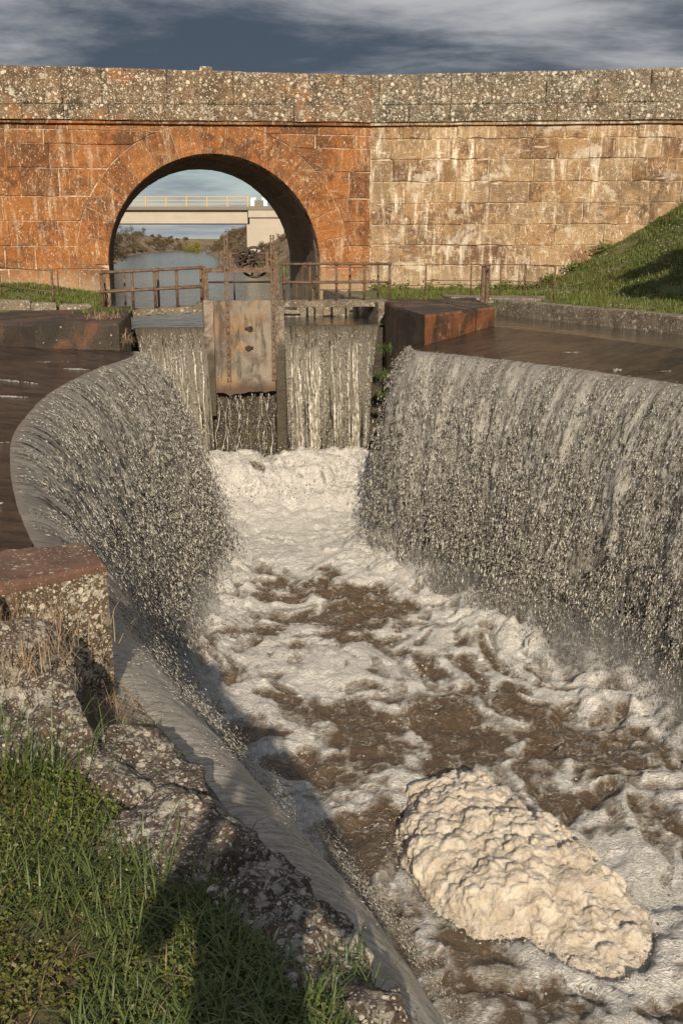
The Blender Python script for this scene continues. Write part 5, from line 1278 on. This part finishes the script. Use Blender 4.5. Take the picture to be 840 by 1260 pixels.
def rock(name, label, c, rad, rz, mat, seed, sq=.55, tilt=(0, 0), amp=.10, crust=.011):
    v, f = ICO; p = np.sign(v) * np.abs(v) ** sq; p /= np.max(np.abs(p), axis=1)[:, None] ** .25
    p = p * np.array(rad); m_ = min(rad)
    p2 = p + c
    q = (fbm(p2[:, 0] * 4, p2[:, 1] * 4, p2[:, 2] * 4, o=4, seed=seed) - .5) * 2 * amp + (ridged(p2[:, 0] * 9, p2[:, 1] * 9, p2[:, 2] * 9, o=4, seed=seed + 1) - .6) * amp * .55 + (fbm(p2[:, 0] * 34, p2[:, 1] * 34, p2[:, 2] * 34, o=3, seed=seed + 2) - .5) * 2 * crust
    nrm = v / np.linalg.norm(v, axis=1)[:, None]; p = p + nrm * q[:, None] * np.array([1, 1, .9])
    # flaky beds
    p[:, 2] += .012 * (np.abs(((p[:, 2] + .02 * q * 8) / .07) % 1 - .5) - .25) * 2
    cz, sz = cos(rz), sin(rz); x, y, z = p.T; z = z + x * tilt[0] + y * tilt[1]
    return obj(name, np.stack([c[0] + x * cz - y * sz, c[1] + x * sz + y * cz, c[2] + z], 1), f, mat, smooth=True, label=label, cat='rock')
rock('edge_rock', 'broad low lichened rock below the tall block, beside the grass tuft', (-.72, 3.16, .14), (.27, .24, .13), -.9, M_ROCK, 301, tilt=(-.05, .05))
rock('edge_rock', 'largest rough rock crusted with grey lichen in the middle of the bank edge', (-.43, 2.70, .12), (.32, .25, .13), -.75, M_ROCK, 311, tilt=(-.08, 0))
rock('edge_rock', 'dark crusty rock at the bank edge above the shaded grass', (-.16, 2.36, .11), (.24, .20, .13), -.8, M_ROCK, 321, tilt=(-.1, 0))
rock('edge_rock', 'small pale rock at the bottom edge of the bank by the falling water', (.09, 2.02, .16), (.12, .13, .10), -1.1, M_ROCK, 331)
rock('edge_rock', 'long slanting rock ledge running down to the foot of the tall block', (-1.15, 3.47, .32), (.43, .17, .14), -1.12, M_ROCK, 341, tilt=(-.24, .0))
rock('edge_rock', 'flat pale topped slab under the dry grass behind the long ledge', (-1.42, 3.72, .44), (.28, .20, .14), -.6, M_ROCK, 351, tilt=(-.05, 0))
rock('edge_rock', 'small reddish stone wedged against the left of the tall block', (-1.50, 3.90, .54), (.12, .09, .08), .3, M_ROCKRED, 361, amp=.05)
# tall dressed block at the water's edge: red top, lichened faces
blk = thing('stone_block', 'tall squared stone block with red top and white lichen on its front', 'stone block', (-1.3, 4.2, -.5))
BP = [(-1.80, 3.66), (-1.33, 4.04), (-1.03, 4.30), (-1.18, 4.62), (-1.62, 4.46), (-2.3, 4.15)]
V, F = block_poly(BP, -.55, .615, .012, .05, .012, 401); obj('body', V, F, M_BLOCK, blk)
V, F = block_poly([(p[0] + (-1.5 - p[0]) * .010, p[1] + (4.2 - p[1]) * .010) for p in BP], .608, .652, .02, .05, .010, 402); obj('top', V, F, M_ROCKRED, blk)

def near_plants():
    r = np.random.default_rng(91)
    def region(n, x0, x1, y0, y1, thr, seed, fs=3.):
        X = r.uniform(x0, x1, n); Y = r.uniform(y0, y1, n); ok = inside(X, Y, [(-6, -4), (-1.7, -4), (-.1, -.8), (.14, 1.6), (.04, 2.0), (-.14, 2.26), (-.36, 2.42), (-.56, 2.62), (-.72, 2.95), (-.95, 3.12), (-1.5, 3.35), (-6, 3.5)]) & (fbm(X * fs, Y * fs, o=3, seed=seed) > thr)
        X, Y = X[ok], Y[ok]; return np.stack([X, Y, near_z(X, Y)], 1)
    P = region(95000, -1.9, .3, 1.4, 3.5, .22, 1)
    C = P + np.stack([r.normal(0, .006, len(P)), r.normal(0, .006, len(P)), np.abs(r.normal(0, .018, len(P))) + .004], 1)
    v_, f_ = leaves(C, .0068, 4, .35, .6); obj('clover_mat', v_, f_, M_CLOVER, kind='stuff', label='low mat of tiny green leaves covering the near bank')
    P = region(26000, -1.9, .3, 1.4, 3.5, .40, 2, 4.)
    v_, f_ = blades(P, .062, .0030, (.2, 1.2), seed=6); obj('short_grass', v_, f_, M_GRASSN, kind='stuff', label='short grass among the tiny leaves on the near bank')
    P = region(5200, -1.9, .3, 1.4, 3.5, .42, 3, 5.)
    v_, f_ = blades(P, .10, .0034, (.7, 1.5), seed=7); obj('dead_straws', v_, f_, M_DRY, kind='stuff', label='dead straw coloured blades lying in the near grass')
    P = region(5200, -.62, .16, 1.5, 2.40, .40, 9, 5.)
    v_, f_ = blades(P, .10, .0058, (.25, 1.2), seed=17); obj('shaded_grass', v_, f_, M_GRASSN, kind='stuff', label='longer grass along the bottom of the near bank')
    P = region(2600, -2.4, -.5, 1.5, 3.3, .58, 19, 4.)
    v_, f_ = blades(P, .11, .0042, (.2, 1.1), seed=27); obj('long_grass', v_, f_, M_GRASSN, kind='stuff', label='longer green grass blades standing on the near bank')
near_plants()
def zn(x, y): return float(near_z(np.array([x]), np.array([y]))[0])
tuft('grass_tuft', 'large bright green grass tuft in front of the red rock ledge', (-1.10, 3.16, zn(-1.10, 3.16)), 520, .26, .20, .0050, M_GRASSN, (.15, 1.0), seed=501)
tuft('grass_tuft', 'wide grass tuft leaning over soil in the middle of the near bank', (-.70, 2.50, zn(-.7, 2.5)), 420, .27, .17, .0048, M_GRASSN, (.3, 1.2), seed=502)
tuft('dry_tuft', 'pale dry grass tuft on the slab beside the tall block', (-1.27, 3.62, .52), 650, .30, .15, .0034, M_DRY, (.1, 1.15), seed=503)
tuft('dry_tuft', 'thin dry stems drooping at the foot of the tall block', (-1.0, 3.98, .06), 160, .14, .18, .0026, M_DRY, (.3, 1.3), seed=504)
tuft('grass_tuft', 'small dark green tuft at the water side foot of the tall block', (-.86, 3.86, .02), 200, .08, .09, .005, M_GRASSN, (.3, 1.2), seed=505)
tuft('moss_tuft', 'round yellow green moss clump on the rock above the shaded grass', (-.37, 2.47, zn(-.37, 2.47)), 420, .09, .055, .0032, M_CLOVER, (.1, 1.0), seed=506)
tuft('grass_tuft', 'dark grass fringe at the last corner of the bank by the falling water', (-.06, 2.22, .18), 260, .16, .09, .0042, M_GRASSN, (.3, 1.3), seed=507)

# the photographer, standing behind the camera with its eyepiece at the eye: only the shadow reaches the picture
def person():
    t = thing('person', 'standing person in dark jacket behind the camera casting a shadow on the grass', 'person', (-.05, -.36, .26))
    J = {'pelvis': (0, 0, .95, .15, .11), 'belly': (0, 0, 1.12, .14, .10), 'chest': (0, .01, 1.34, .17, .12), 'neck0': (0, .01, 1.50, .07, .07), 'neck': (0, .03, 1.56, .055, .06), 'head0': (0, .06, 1.64, .075, .085), 'head1': (0, .06, 1.74, .078, .095), 'head2': (0, .05, 1.80, .05, .06)}
    E_ = [('pelvis', 'belly'), ('belly', 'chest'), ('chest', 'neck0'), ('neck0', 'neck'), ('neck', 'head0'), ('head0', 'head1'), ('head1', 'head2')]
    for s_, n_ in ((-1, 'l'), (1, 'r')):
        J.update({'hip' + n_: (s_ * .10, 0, .90, .095, .095), 'knee' + n_: (s_ * .12, .02, .50, .062, .062), 'ankle' + n_: (s_ * .13, -.01, .09, .042, .042), 'toe' + n_: (s_ * .15, .17, .03, .04, .03),
                  'sho' + n_: (s_ * .19, .0, 1.44, .062, .06), 'elb' + n_: (s_ * .27, .14, 1.22, .043, .043), 'wri' + n_: (s_ * .11, .27, 1.52, .03, .03), 'palm' + n_: (s_ * .075, .28, 1.60, .034, .02)})
        E_ += [('pelvis', 'hip' + n_), ('hip' + n_, 'knee' + n_), ('knee' + n_, 'ankle' + n_), ('ankle' + n_, 'toe' + n_), ('chest', 'sho' + n_), ('sho' + n_, 'elb' + n_), ('elb' + n_, 'wri' + n_), ('wri' + n_, 'palm' + n_)]
        for q in range(4):
            J['f%s%d' % (n_, q)] = (s_ * (.055 - .004 * q), .30 - .008 * q, 1.62 + .018 * q, .010, .010); E_.append(('palm' + n_, 'f%s%d' % (n_, q)))
    ks = list(J); m = bpy.data.meshes.new('body'); m.from_pydata([J[k][:3] for k in ks], [(ks.index(a), ks.index(b)) for a, b in E_], [])
    o = bpy.data.objects.new('body', m); COL.objects.link(o); o.parent = t; m.materials.append(M_CLOTH)
    sk = o.modifiers.new('skin', 'SKIN'); lay = m.skin_vertices[0] if m.skin_vertices else None
    if lay is None: return
    for i, k in enumerate(ks): lay.data[i].radius = J[k][3:5]
    lay.data[0].use_root = True
    sub = o.modifiers.new('smooth', 'SUBSURF'); sub.levels = 1; sub.render_levels = 2
M_CLOTH = newmat('dark_cloth', flat((.05, .055, .07), .9))
person()
